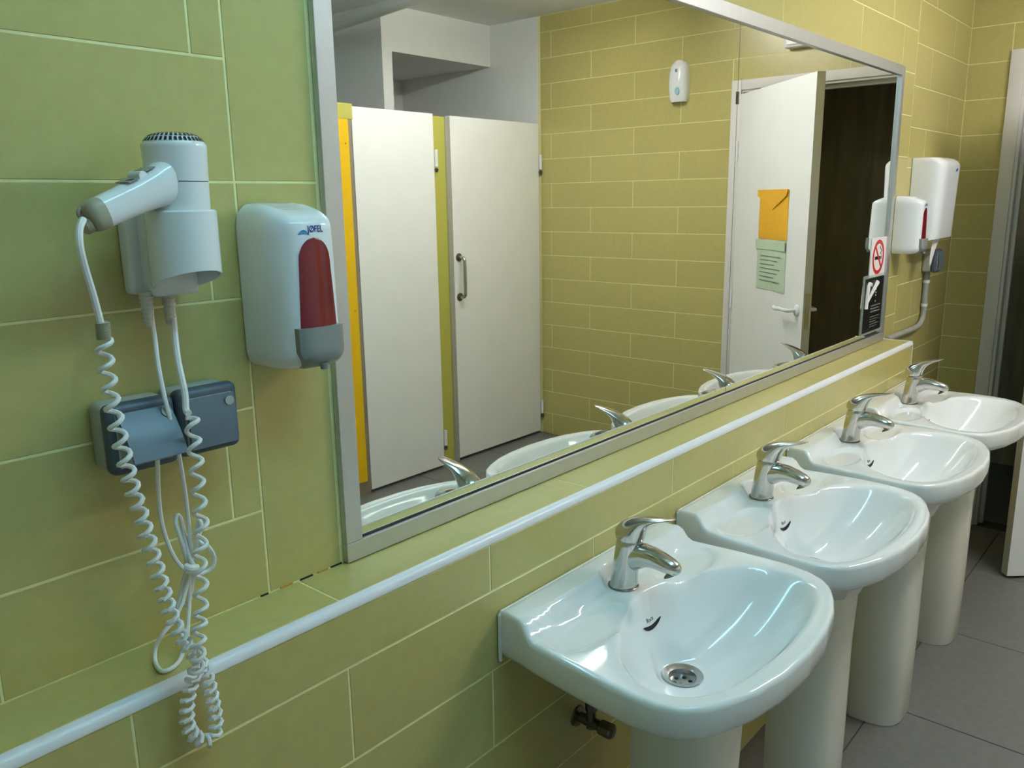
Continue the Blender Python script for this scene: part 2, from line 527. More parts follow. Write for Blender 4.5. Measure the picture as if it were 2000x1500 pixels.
# pouches stuck on the door
def on_door(name, label, cat, x0, x1, z0, z1, m, flap):
    c = Matrix.Rotation(R(90 + AL), 4, 'Z') @ Vector(((x0 + x1) / 2, 0, 0))
    e = empty(name, (HX + c.x, HY + c.y, z0), label, cat, rz=R(90 + AL))
    w2, hh = (x1 - x0) / 2, z1 - z0
    g = G()
    nx, nz = 10, 12
    fr_, bk = [], []
    for j in range(nz + 1):
        for i in range(nx + 1):
            u, v = i / nx, j / nz
            puff = 0.006 * (math.sin(math.pi * u) * math.sin(math.pi * v)) ** 0.5 if 0 < u < 1 and 0 < v < 1 else 0
            fr_.append((-w2 + 2 * w2 * u + 0.006 * (1 - v) * 0.5, 0.002 + puff + 0.001 * math.sin(9 * u + 5 * v), hh * v))
    f = [(j * (nx + 1) + i, j * (nx + 1) + i + 1, (j + 1) * (nx + 1) + i + 1, (j + 1) * (nx + 1) + i) for j in range(nz) for i in range(nx)]
    g.add(fr_, f)
    g.box((-w2 + 0.004, 0.0005, 0.004), (w2 - 0.004, 0.002, hh - 0.004))
    g.obj('pocket', m, e, smooth=True)
    if flap == 'tri':
        G().add([(-w2 - 0.012, 0.0095, hh), (w2, 0.0095, hh), (w2 - 0.01, 0.010, hh - 0.03), (0.01, 0.012, hh - 0.095), (-w2 - 0.012, 0.010, hh - 0.028),
                 (-w2 - 0.012, 0.008, hh), (w2, 0.008, hh), (w2 - 0.01, 0.0085, hh - 0.03), (0.01, 0.0105, hh - 0.095), (-w2 - 0.012, 0.0085, hh - 0.028)],
                [(0, 1, 2, 3, 4), (9, 8, 7, 6, 5), (0, 4, 9, 5), (4, 3, 8, 9), (3, 2, 7, 8), (2, 1, 6, 7), (1, 0, 5, 6)]).obj('flap', m, e)
    else:
        G().box((-w2 - 0.012, 0.008, hh - 0.045), (w2, 0.0095, hh)).obj('flap', m, e)
        for k in range(7):
            G().box((-w2 + 0.05, 0.0088, hh - 0.075 - k * 0.02), (w2 - 0.04 - 0.03 * (k % 3), 0.0094, hh - 0.0785 - k * 0.02)).obj('printed_line', 'sign_grey', e)
    return e
# local x runs from hinge to free edge, seen reversed in the room side
on_door('document_pouch', 'orange yellow envelope pouch stuck on the open white door', 'pouch', 0.30, 0.608, 1.338, 1.575, 'yellow_paper', 'tri')
on_door('document_sleeve', 'pale green plastic sleeve stuck on the door below the orange pouch', 'sleeve', 0.30, 0.608, 1.092, 1.334, 'green_paper', 'bar')

# ------------------------------------------------------------------ toilet stalls (seen in the mirror)
def stall_door(name, x0, x1, y, label, hinge_x, handle_x):
    e = empty(name, ((x0 + x1) / 2, y, 0), label, 'door', kind='structure')
    w2 = (x1 - x0) / 2
    G().box((-w2, -0.038, 0.018), (w2, 0, 2.008), 0.0015).obj('leaf', 'door_white', e)
    for z in (0.20, 1.79):
        g = G().lathe([(0.0, -0.062), (0.009, -0.06), (0.009, 0.03), (0.0, 0.032)], (hinge_x * (w2 + 0.008), 0.008, z), 14)
        h_ = g.obj('hinge', 'white_trim', e, smooth=True)
        G().lathe([(0.0, -0.092), (0.007, -0.09), (0.012, -0.08), (0.012, -0.072), (0.0, -0.066)], (hinge_x * (w2 + 0.008), 0.008, z), 14).obj('hinge_pin', 'chrome_dark', h_, smooth=True)
    if handle_x is not None:
        hx = handle_x - (x0 + x1) / 2
        h_ = G().tube(smooth_path([(hx, 0.0, 1.225), (hx, 0.03, 1.225), (hx + 0.0, 0.045, 1.21), (hx, 0.047, 1.18), (hx, 0.047, 1.04), (hx, 0.045, 1.01), (hx, 0.03, 0.995), (hx, 0.0, 0.995)], 5), 0.010, 10).obj('pull_handle', 'steel', e, smooth=True)
        for z in (1.225, 0.995):
            G().lathe([(0.0, 0.0), (0.024, 0.0), (0.024, -0.004), (0.018, -0.008)], (hx, 0, z), 20, axis='y').obj('rosette', 'chrome_dark', h_, smooth=True)
    return e
stall_door('door_2', 2.708, 3.262, YS + 0.02, 'plain white toilet stall door beside the yellow panel', 1, None)
stall_door('door_3', 3.412, 4.196, YS + 0.0, 'white toilet stall door with a steel pull handle', 1, 3.452)
st = tag(G().box((3.276, YS - 0.04, 0), (3.375, YS - 0.008, 2.0), 0.002).obj('trim_2', 'pilaster'), 'narrow olive post between the two white stall doors', 'post', kind='structure')
G().box((3.375, YS - 0.045, 0.0), (3.408, YS + 0.003, 2.0), 0.002).obj('metal_edge', 'aluminium', st)
tag(G().box((2.45, YS - 0.045, 1.945), (2.713, YS + 0.022, 2.02), 0.002).obj('trim_3', 'pilaster'), 'pale olive cap piece above the yellow stall panel', 'trim', kind='structure')
yp = tag(G().box((2.35, YS - 0.03, 0.075), (2.682, YS + 0.0225, 1.945), 0.002).obj('yellow_panel', 'yellow_panel'), 'bright yellow stall panel left of the white doors', 'panel')
for z in (1.83, 0.15, 1.0):
    G().lathe([(0.0, 0.0), (0.004, 0.0), (0.004, 0.002), (0.0, 0.003)], (2.66, YS + 0.0225, z), 10, axis='y').obj('screw', 'chrome_dark', yp)
G().box((2.682, YS - 0.03, 0.075), (2.704, YS + 0.018, 1.945)).obj('side_edge', 'brown_edge', yp)
tag(G().box((2.35, YS - 0.03, 0.0), (2.704, YS + 0.018, 0.075)).obj('trim_4', 'brown_edge'), 'grey brown plinth below the yellow panel', 'plinth', kind='structure')
tag(G().box((X0, YS - 0.04, 0), (2.35, YS, 2.0)).obj('wall_stall', 'door_white'), 'white stall front beyond the yellow panel', 'wall', kind='structure')
tag(G().box((3.302, -2.832, 0), (3.376, -3.69, ZC)).obj('wall_divider', 'plaster'), 'white plaster partition rising between the toilet stalls', 'wall', kind='structure')
tag(G().box((3.376, -2.832, 2.39), (XE, -3.69, ZC)).obj('ceiling_soffit', 'plaster'), 'white boxed soffit above the end toilet stall', 'soffit', kind='structure')
pp = G().tube(smooth_path([(2.853, -1.73, ZC), (2.854, -1.735, 2.56), (2.858, -1.76, 2.515), (2.87, -1.82, 2.50), (2.939, -2.227, 2.50), (3.059, -2.952, 2.50), (3.181, -3.69, 2.50)], 5), 0.034, 14)
cp = tag(pp.obj('ceiling_pipe', 'plaster', None, smooth=True), 'white pipe running under the ceiling above the stalls', 'pipe')
for y in (-2.1, -3.2):
    x = 2.939 + (-2.227 - y) * 0.1655
    G().box((x - 0.006, y - 0.006, 2.53), (x + 0.006, y + 0.006, ZC - 0.001)).obj('hanger', 'plaster', cp)

# ------------------------------------------------------------------ mirror
MX0, MX1, MZ0, MZ1 = 0.724, 3.300, 0.999, 1.993
FW, FZ = 0.031, 0.031
mr_ = empty('wall_mirror', ((MX0 + MX1) / 2, 0, MZ0), 'large mirror in a flat aluminium frame above the ledge', 'mirror')
mxc = (MX0 + MX1) / 2
def mb(a, b, nm, m, bev=0.0, par=None):
    return G().box((a[0] - mxc, a[1], a[2] - MZ0), (b[0] - mxc, b[1], b[2] - MZ0), bev).obj(nm, m, mr_)
mb((MX0 + 0.006, -0.0003, MZ0 + 0.006), (MX1 - 0.006, -0.0012, MZ1 - 0.006), 'backing', 'dark_gap')
mb((MX0 + FW - 0.01, -0.0012, MZ0 + 0.016), (2.0015, -0.003, MZ1 - 0.02), 'mirror_panel', 'mirror_glass')
mb((2.0035, -0.0012, MZ0 + 0.016), (MX1 - FW + 0.01, -0.003, MZ1 - 0.02), 'mirror_panel', 'mirror_glass')
mb((2.0016, -0.0012, MZ0 + 0.016), (2.0034, -0.0032, MZ1 - 0.02), 'seam_strip', 'chrome_dark')
mb((1.9985, -0.0012, 1.77), (2.0065, -0.0055, 1.80), 'seam_clip', 'chrome_dark')
mb((MX0, -0.0005, MZ0 + FZ), (MX0 + FW, -0.012, MZ1), 'frame_bar', 'aluminium', 0.001)
mb((MX1 - FW, -0.0005, MZ0 + FZ), (MX1, -0.012, MZ1), 'frame_bar', 'aluminium', 0.001)
mb((MX0, -0.0005, MZ0), (MX1, -0.0125, MZ0 + FZ - 0.0005), 'frame_bar', 'aluminium', 0.001)
mb((MX0 + FW + 0.0002, -0.0005, MZ1 - 0.034), (MX1 - FW - 0.0002, -0.012, MZ1), 'frame_bar', 'aluminium', 0.001)
mb((MX0 + FW, -0.0031, MZ0 + FZ - 0.001), (MX1 - FW, -0.006, MZ0 + FZ + 0.0015), 'gap_reflection', 'dark_gap')  # dark strip painted as the gap's reflection along the lower frame bar

# ------------------------------------------------------------------ signs on the mirror
ym = -0.0034
def disc_ring(cx, cz, r0, r1, y0, y1, seg=48, a0=0, a1=2 * math.pi):
    g = G()
    rr = []
    for k in range(seg):
        a = a0 + (a1 - a0) * k / seg
        c_, s_ = math.cos(a), math.sin(a)
        rr.append([(cx + r0 * c_, y0, cz + r0 * s_), (cx + r1 * c_, y0, cz + r1 * s_), (cx + r1 * c_, y1, cz + r1 * s_), (cx + r0 * c_, y1, cz + r0 * s_)])
    rr.append(rr[0])
    return g.rings(rr, False, False)
e = empty('no_smoking_sign', (3.185, ym, 1.25), 'white square sticker with a red no-smoking symbol on the mirror', 'sign')
G().box((-0.083, 0, 0), (0.083, -0.0015, 0.142)).obj('card', 'paper', e)
disc_ring(0, 0.071, 0.049, 0.063, -0.0014, -0.0022).obj('red_ring', 'sign_red', e)
g = G().prism([(-0.041, 0.107), (-0.034, 0.114), (0.041, 0.036), (0.034, 0.029)], -0.0015, -0.0024); g.obj('red_slash', 'sign_red', e)
G().box((-0.038, -0.0014, 0.062), (0.022, -0.0019, 0.074)).obj('cigarette', 'sign_black', e)
G().box((0.025, -0.0014, 0.062), (0.038, -0.0019, 0.074)).obj('cigarette_tip', 'sign_grey', e)
G().tube(smooth_path([(0.030, -0.0018, 0.078), (0.022, -0.0018, 0.086), (0.032, -0.0018, 0.092), (0.022, -0.0018, 0.100), (0.012, -0.0018, 0.104), (0.018, -0.0018, 0.110)], 5), 0.0013, 5).obj('smoke', 'sign_black', e)
e = empty('water_sign', (3.163, ym, 1.045), 'black water-saving sign with a white tap symbol in a clear holder', 'sign')
G().box((-0.112, 0, -0.004), (0.112, -0.0025, 0.214)).obj('clear_holder', 'acrylic', e)
G().box((-0.100, -0.0028, 0.006), (0.100, -0.004, 0.203)).obj('card', 'sign_black', e)
G().tube(smooth_path([(-0.085, -0.0045, 0.095), (-0.082, -0.0045, 0.130), (-0.078, -0.0045, 0.165), (-0.070, -0.0045, 0.182), (-0.048, -0.0045, 0.182), (-0.040, -0.0045, 0.176)], 6), [0.0085] * 16 + [0.007] * 10 + [0.005] * 5, 8).obj('tap_symbol', 'sign_white', e, smooth=True)
G().tube(smooth_path([(-0.072, -0.0045, 0.118), (-0.040, -0.0045, 0.142), (-0.005, -0.0045, 0.166), (0.022, -0.0045, 0.184)], 6), [0.005 + 0.0045 * i / 18 for i in range(19)], 8).obj('tap_symbol', 'sign_white', e, smooth=True)
for z in (0.158, 0.147, 0.137, 0.115):
    G().lathe([(0, 0), (0.003, 0), (0.003, 0.001), (0, 0.0012)], (0.018, -0.004, z), 10, axis='y').obj('drop', 'sign_white', e)
for k in range(3):
    G().box((-0.028, -0.0039, 0.102 - k * 0.011), (0.078 - 0.012 * (k % 2), -0.0043, 0.0975 - k * 0.011)).obj('printed_line', 'sign_grey', e)
for k in range(6):
    G().box((-0.028, -0.0039, 0.060 - k * 0.009), (0.076 - 0.02 * (k % 3) - (0.06 if k == 5 else 0), -0.0043, 0.0575 - k * 0.009)).obj('printed_line', 'sign_grey', e)

# ------------------------------------------------------------------ washbasins
ZR = 0.829
OUT = [(0.262, YB), (0.266, -0.15), (0.274, -0.19), (0.282, -0.26), (0.290, -0.347), (0.292, -0.40), (0.287, -0.44), (0.272, -0.473), (0.248, -0.496), (0.215, -0.514), (0.16, -0.535), (0.09, -0.549), (0.0, -0.555)]
INN = [(0.0, -0.237), (0.069, -0.250), (0.15, -0.284), (0.213, -0.326), (0.245, -0.368), (0.2535, -0.403), (0.243, -0.452), (0.205, -0.485), (0.145, -0.504), (0.07, -0.515), (0.0, -0.518)]
CB = Vector((0.0, -0.325))           # bowl centre used for the polar map
def mirror_poly(P):
    L = [p for p in P]
    return L + [(-x, y) for x, y in reversed(L) if abs(x) > 1e-6]
def catmull_closed(P, n=5, sharp_y=None):
    out = []
    N = len(P)
    V = [Vector(p) for p in P]
    for i in range(N):
        p0, p1, p2, p3 = V[i - 1], V[i], V[(i + 1) % N], V[(i + 2) % N]
        for k in range(n):
            t = k / n
            out.append(0.5 * ((2 * p1) + (p2 - p0) * t + (2 * p0 - 5 * p1 + 4 * p2 - p3) * t * t + (3 * p1 - p0 - 3 * p2 + p3) * t ** 3))
    return out
def ray_radius(poly, a):
    d = Vector((math.cos(a), math.sin(a)))
    best = 0
    n = len(poly)
    for i in range(n):
        p, q = Vector(poly[i]) - CB, Vector(poly[(i + 1) % n]) - CB
        e_ = q - p
        den = d.x * e_.y - d.y * e_.x
        if abs(den) < 1e-12: continue
        t = (p.x * e_.y - p.y * e_.x) / den
        s_ = (p.x * d.y - p.y * d.x) / den
        if t > 0 and -1e-6 <= s_ <= 1 + 1e-6: best = max(best, t)
    return best
outp = mirror_poly(OUT)
innp = catmull_closed(mirror_poly(INN), 5)
# angles: even, plus the exact back corners
NA = 180
ang = [2 * math.pi * k / NA for k in range(NA)]
for sx in (1, -1):
    ca = math.atan2(YB - CB.y, sx * 0.262 - CB.x) % (2 * math.pi)
    k = min(range(len(ang)), key=lambda i: abs(ang[i] - ca))
    ang[k] = ca
RO = [ray_radius(outp, a) for a in ang]
RI = [ray_radius(innp, a) for a in ang]
def HZ(x, y, s):
    z = ZR - 0.004 * sstep(-0.30, -0.54, y)
    z += 0.029 * sstep(-0.192, -0.164, y) * max(sstep(0.031, 0.050, math.hypot(x, y + 0.195)), sstep(-0.150, -0.130, y))
    z -= 0.004 * sstep(-0.125, YB, y)
    gg = 1 - s ** 2.3
    e_ = 0.06
    z -= 0.143 * 0.5 * (gg + math.sqrt(gg * gg + e_ * e_)) * (1 if s < 1.25 else max(0, 1 - (s - 1.25) * 4))
    # shallow soap trays either side of the tap
    for sx in (1, -1):
        q = ((x - sx * 0.165) / 0.098) ** 2 + ((y + 0.235) / 0.046) ** 2
        z -= 0.009 * sstep(1.15, 0.55, q)
    return z
ZDR = min(HZ(CB.x + 0.04 * math.cos(a), CB.y + 0.04 * math.sin(a), 0.04 / ri_) for a, ri_ in zip(ang, RI)) + 0.002
rings_b = []
NRI = 56
r0 = 0.030
for k in range(NRI + 1):
    t = k / NRI
    ring = []
    for i, a in enumerate(ang):
        rr = r0 + (RO[i] - 0.007 - r0) * t
        x, y = CB.x + rr * math.cos(a), CB.y + rr * math.sin(a)
        ring.append((x, y, HZ(x, y, rr / RI[i]) * sstep(0.036, 0.062, rr) + ZDR * (1 - sstep(0.036, 0.062, rr))))
    rings_b.append(ring)
def skirt(ins, dz, zabs=None, blend=0.0):
    ring = []
    for i, a in enumerate(ang):
        rr = RO[i] - ins
        x, y = CB.x + rr * math.cos(a), CB.y + rr * math.sin(a)
        zt = rings_b[NRI][i][2]
        z = zt + dz if zabs is None else zabs
        if blend:
            bx, by = 0.09 * math.cos(a), CB.y - 0.04 + 0.075 * math.sin(a)
            x, y = x * (1 - blend) + bx * blend, y * (1 - blend) + by * blend
        y = min(y, YB)
        ring.append((x, y, z))
    return ring
lower = [skirt(0.0035, -0.0015), skirt(0.001, -0.0045), skirt(0.0, -0.010), skirt(0.0, 0, 0.800), skirt(0.001, 0, 0.782), skirt(0.005, 0, 0.772), skirt(0.012, 0, 0.766), skirt(0.03, 0, 0.760),
         skirt(0.03, 0, 0.742, 0.45), skirt(0.03, 0, 0.692, 0.80), skirt(0.03, 0, 0.655, 0.98)]
gb = G()
gb.rings(rings_b + lower, cap0=False, cap1=True)
bowl_me = gb.mesh('bowl')
bowl_me.materials.append(MATS['ceramic'])
bowl_me.polygons.foreach_set('use_smooth', [True] * len(bowl_me.polygons))
sharp(bowl_me, 60)
def surf(x, y):
    d = Vector((x, y)) - CB
    a = math.atan2(d.y, d.x)
    return HZ(x, y, d.length / ray_radius(innp, a))
# pedestal
gp = G()
def ped_ring(z, k=1.0, dy=0.0):
    pts = []
    pts.append((-0.098 * k, -0.277))
    n = 22
    for i in range(n + 1):
        a = math.pi * (1 - i / n)
        cx, sy = math.cos(a), math.sin(a)
        pts.append((0.106 * k * math.copysign(abs(cx) ** 0.62, cx), -0.292 - (0.130 + dy) * abs(sy) ** 0.62))
    pts += [(0.098 * k * (1 - 2 * i / 10), -0.277) for i in range(10)]
    return [(x, y, z) for x, y in pts]
gp.rings([ped_ring(0.0, 0.98, -0.006), ped_ring(0.006, 1.0, -0.003), ped_ring(0.25, 0.985), ped_ring(0.5, 0.98), ped_ring(0.60, 1.0, 0.004), [(x, y, min(0.745, surf(x, y) - 0.022)) for x, y, z in ped_ring(0.7, 1.01, 0.008)]], cap1=False)
ped_me = gp.mesh('pedestal')
ped_me.materials.append(MATS['ceramic_dull'])
ped_me.polygons.foreach_set('use_smooth', [True] * len(ped_me.polygons))
sharp(ped_me, 50)
# drain
zD = ZDR
gd = G().lathe([(0.038, zD + 0.0015), (0.037, zD + 0.0035), (0.033, zD + 0.003), (0.0255, zD - 0.001), (0.024, zD - 0.012), (0.001, zD - 0.013)], (CB.x, CB.y, 0), 36, cap=False)
drain_me = gd.mesh('drain'); drain_me.materials.append(MATS['steel'])
drain_me.polygons.foreach_set('use_smooth', [True] * len(drain_me.polygons)); sharp(drain_me, 50)
gh = G()
for k in range(6):
    a = 2 * math.pi * k / 6 + 0.3
    gh.lathe([(0.0, 0), (0.0042, 0), (0.0042, 0.0006), (0.0, 0.0006)], (CB.x + 0.015 * math.cos(a), CB.y + 0.015 * math.sin(a), zD - 0.0128), 10)
holes_me = gh.mesh('drain_holes'); holes_me.materials.append(MATS['dark_gap'])
gs = G().lathe([(0.0, 0), (0.004, 0), (0.0035, 0.0012), (0.0, 0.0014)], (CB.x, CB.y, zD - 0.0128), 12)
screw_me = gs.mesh('drain_screw'); screw_me.materials.append(MATS['steel'])
# overflow slot and lettering on the back slope of the bowl
yo = -0.2575
zo = surf(0, yo)
sl = math.atan2(surf(0, yo + 0.004) - surf(0, yo - 0.004), 0.008)
go = G()
ovr = []
for k in range(24):
    a = 2 * math.pi * k / 24
    u = 0.030 * math.copysign(abs(math.cos(a)) ** 0.7, math.cos(a))
    v = 0.0040 * math.sin(a)
    ovr.append((u, v))
def onslope(u, v, n):
    y = yo + v * math.cos(sl) - n * math.sin(sl)
    return (u, y, zo + v * math.sin(sl) + n * math.cos(sl))
def conform(u, v, n):
    y = yo + v * math.cos(sl)
    e_ = 0.002
    nn = Vector((-(surf(u + e_, y) - surf(u - e_, y)) / (2 * e_), -(surf(u, y + e_) - surf(u, y - e_)) / (2 * e_), 1)).normalized()
    return Vector((u, y, surf(u, y))) + nn * n
go.rings([[conform(u * k_, v * k_, 0.0016) for u, v in ovr] for k_ in (1.0, 0.8, 0.6, 0.4, 0.2, 0.05)], False, True)
slot_me = go.mesh('overflow_slot'); slot_me.materials.append(MATS['dark_gap'])
rim_g = G().rings([[conform(u * 1.12, v * 1.4, 0.0002) for u, v in ovr], [conform(u * 1.08, v * 1.2, 0.0010) for u, v in ovr], [conform(u * 0.97, v * 0.95, 0.0004) for u, v in ovr]], False, False)
slotrim_me = rim_g.mesh('overflow_rim'); slotrim_me.materials.append(MATS['ceramic'])
slotrim_me.polygons.foreach_set('use_smooth', [True] * len(slotrim_me.polygons))
let_me = text_mesh('Roca', 0.011, 0.0002)
for v in let_me.vertices:
    u, vv, n = v.co
    v.co = conform(u, 0.0135 + vv, 0.0006 + n)
let_me.materials.append(MATS['sign_grey'])
BX = [1.221, 1.828, 2.440, 3.030]
BLAB = ['white ceramic pedestal washbasin nearest the viewer, with its drain in view',
        'white ceramic pedestal washbasin second from the front',
        'white ceramic pedestal washbasin third from the front',
        'white ceramic pedestal washbasin farthest away, next to the doorway']
TLAB = ['chrome mixer tap on the nearest washbasin', 'chrome mixer tap on the second washbasin from the front',
        'chrome mixer tap on the third washbasin from the front', 'chrome mixer tap on the farthest washbasin']
for i, bx in enumerate(BX):
    e = empty('washbasin', (bx, -0.37, 0), BLAB[i], 'washbasin', 'pedestal washbasins under the mirror')
    link('bowl', bowl_me, None, e, (0, 0.3692, 0))
    link('pedestal', ped_me, None, e, (0, 0.3692, 0))
    d_ = link('drain', drain_me, None, e, (0, 0.3692, 0))
    link('drain_holes', holes_me, None, d_)
    link('drain_screw', screw_me, None, d_)
    s_ = link('overflow_rim', slotrim_me, None, e, (0, 0.3692, 0))
    link('overflow_slot', slot_me, None, s_)
    link('lettering', let_me, None, e, (0, 0.3692, 0))
    # caulk bead against the tiles
    if i == 0:
        gk = G().tube([(-0.263, YB - 0.0035, 0.762), (-0.2635, YB - 0.0035, 0.80), (-0.263, YB - 0.0035, 0.848), (-0.259, YB - 0.0035, 0.8530), (0.0, YB - 0.0035, 0.8530), (0.259, YB - 0.0035, 0.8530)], 0.0034, 6)
        caulk_me = gk.mesh('caulk_bead'); caulk_me.materials.append(MATS['caulk'])
    link('caulk_bead', caulk_me, None, e, (0, 0.3692, 0))

# ------------------------------------------------------------------ mixer taps
YT = -0.195
zt0 = ZR
def ell_ring(c, u, v, ru, rv, n=28):
    c = Vector(c); u = Vector(u); v = Vector(v)
    return [c + u * (ru * math.cos(2 * math.pi * k / n)) + v * (rv * math.sin(2 * math.pi * k / n)) for k in range(n)]
def tapP(u, z, x=0): return Vector((x, -u, z))
gt = G()
# body: round foot leaning slightly forward
prof = [(0.0, 0.0, 0.0265), (0.0, 0.003, 0.028), (0.001, 0.006, 0.0262), (0.003, 0.03, 0.0252), (0.007, 0.06, 0.0250), (0.011, 0.085, 0.0252), (0.013, 0.096, 0.0250), (0.0135, 0.0985, 0.0235)]
gt.rings([ell_ring(tapP(u, z), (1, 0, 0), (0, -1, 0.12), r, r) for u, z, r in prof])
body_me = gt.mesh('body')
# spout
sp = [(0.006, 0.058, 0.021, 0.026), (0.024, 0.066, 0.021, 0.027), (0.045, 0.073, 0.0195, 0.0225), (0.065, 0.0735, 0.0185, 0.0195), (0.085, 0.070, 0.0178, 0.0175), (0.100, 0.0665, 0.0165, 0.0155), (0.1105, 0.0635, 0.0140, 0.0130), (0.1165, 0.0615, 0.0098, 0.009), (0.119, 0.0605, 0.004, 0.0035)]
gs2 = G()
rg = []
for k, (u, z, rx, rz) in enumerate(sp):
    a = sp[max(k - 1, 0)]; b = sp[min(k + 1, len(sp) - 1)]
    t = tapP(b[0] - a[0], b[1] - a[1]).normalized()
    n_ = Vector((1, 0, 0)).cross(t)
    rg.append(ell_ring(tapP(u, z), (1, 0, 0), n_, rx, rz))
gs2.rings(rg)
spout_me = gs2.mesh('spout')
ga = G().rings([ell_ring(tapP(0.101 - 0.003 * k, 0.053 - 0.007 * k), (1, 0, 0), (0, -1, 0.45), 0.0105, 0.0105, 20) for k in range(2)])
aer_me = ga.mesh('aerator')
# lever: domed cap plus a tapering paddle
gl = G()
lv = [(-0.0145, 0.0990, 0.0405, 0.0985, 0.0250), (-0.0165, 0.106, 0.0425, 0.104, 0.0262), (-0.0145, 0.116, 0.0445, 0.111, 0.0258), (-0.007, 0.126, 0.047, 0.118, 0.0245),
      (0.004, 0.1345, 0.0505, 0.125, 0.0225), (0.018, 0.1415, 0.0555, 0.1315, 0.020), (0.036, 0.1475, 0.063, 0.1375, 0.0178), (0.055, 0.1515, 0.074, 0.1435, 0.0162),
      (0.075, 0.1548, 0.086, 0.1485, 0.0145), (0.092, 0.157, 0.097, 0.1525, 0.0125), (0.103, 0.1585, 0.104, 0.156, 0.009), (0.1065, 0.1588, 0.1068, 0.158, 0.003)]
rg = []
for (u0, z0, u1, z1, rx) in lv:
    a, b = tapP(u0, z0), tapP(u1, z1)
    rg.append(ell_ring((a + b) / 2, (1, 0, 0), (b - a) / 2, rx, 1.0))
gl.rings(rg)
lever_me = gl.mesh('lever')
gk2 = G().lathe([(0.0285, 0.0), (0.0292, 0.0015), (0.0275, 0.003)], (0, 0, -0.0005), 28)
foot_me = gk2.mesh('foot_ring')
for me, m in ((body_me, 'chrome'), (spout_me, 'chrome'), (aer_me, 'chrome_dark'), (lever_me, 'chrome'), (foot_me, 'chrome_dark')):
    me.materials.append(MATS[m])
    me.polygons.foreach_set('use_smooth', [True] * len(me.polygons))
    sharp(me, 55)
zt = surf(0, YT) + 0.0008
TROT = [0, R(-3), R(2), R(6)]
for i, bx in enumerate(BX):
    e = empty('mixer_tap', (bx, YT, zt), TLAB[i], 'tap', 'chrome taps on the washbasins', rz=TROT[i])
    link('body', body_me, None, e)
    link('foot_ring', foot_me, None, e)
    s_ = link('spout', spout_me, None, e)
    link('aerator', aer_me, None, s_)
    l_ = link('lever', lever_me, None, e)
    if i == 3:
        l_.rotation_euler = (R(-4), 0, 0)

# angle valve with supply hose below the nearest basin
e = empty('angle_valve', (1.19, YB, 0.53), 'dark angle valve with a supply hose under the nearest washbasin', 'valve')
G().lathe([(0.0, 0.0), (0.022, 0.0), (0.021, 0.004), (0.012, 0.007), (0.009, 0.008)], (0, 0, 0.0), 20, axis='y').obj('wall_flange', 'chrome_dark', e, smooth=True)
g = G().tube([(0, -0.004, 0), (0, -0.06, 0)], 0.011, 12)
g.tube([(0, -0.034, -0.012), (0, -0.034, 0.03)], 0.010, 12)
g.obj('valve_body', 'chrome_dark', e, smooth=True)
G().lathe([(0.0, -0.004), (0.009, -0.004), (0.015, 0.002), (0.016, 0.026), (0.013, 0.03), (0.0, 0.031)], (0, -0.056, 0), 10, axis='y').obj('valve_knob', 'chrome_dark', e)
G().lathe([(0.012, 0.026), (0.012, 0.042), (0.008, 0.046)], (0, -0.034, 0), 6).obj('union_nut', 'chrome_dark', e)
G().tube(smooth_path([(0, -0.034, 0.04), (0.002, -0.036, 0.09), (0.008, -0.040, 0.16), (0.016, -0.046, 0.228)], 6), 0.0065, 10).obj('supply_hose', 'chrome_dark', e, smooth=True)

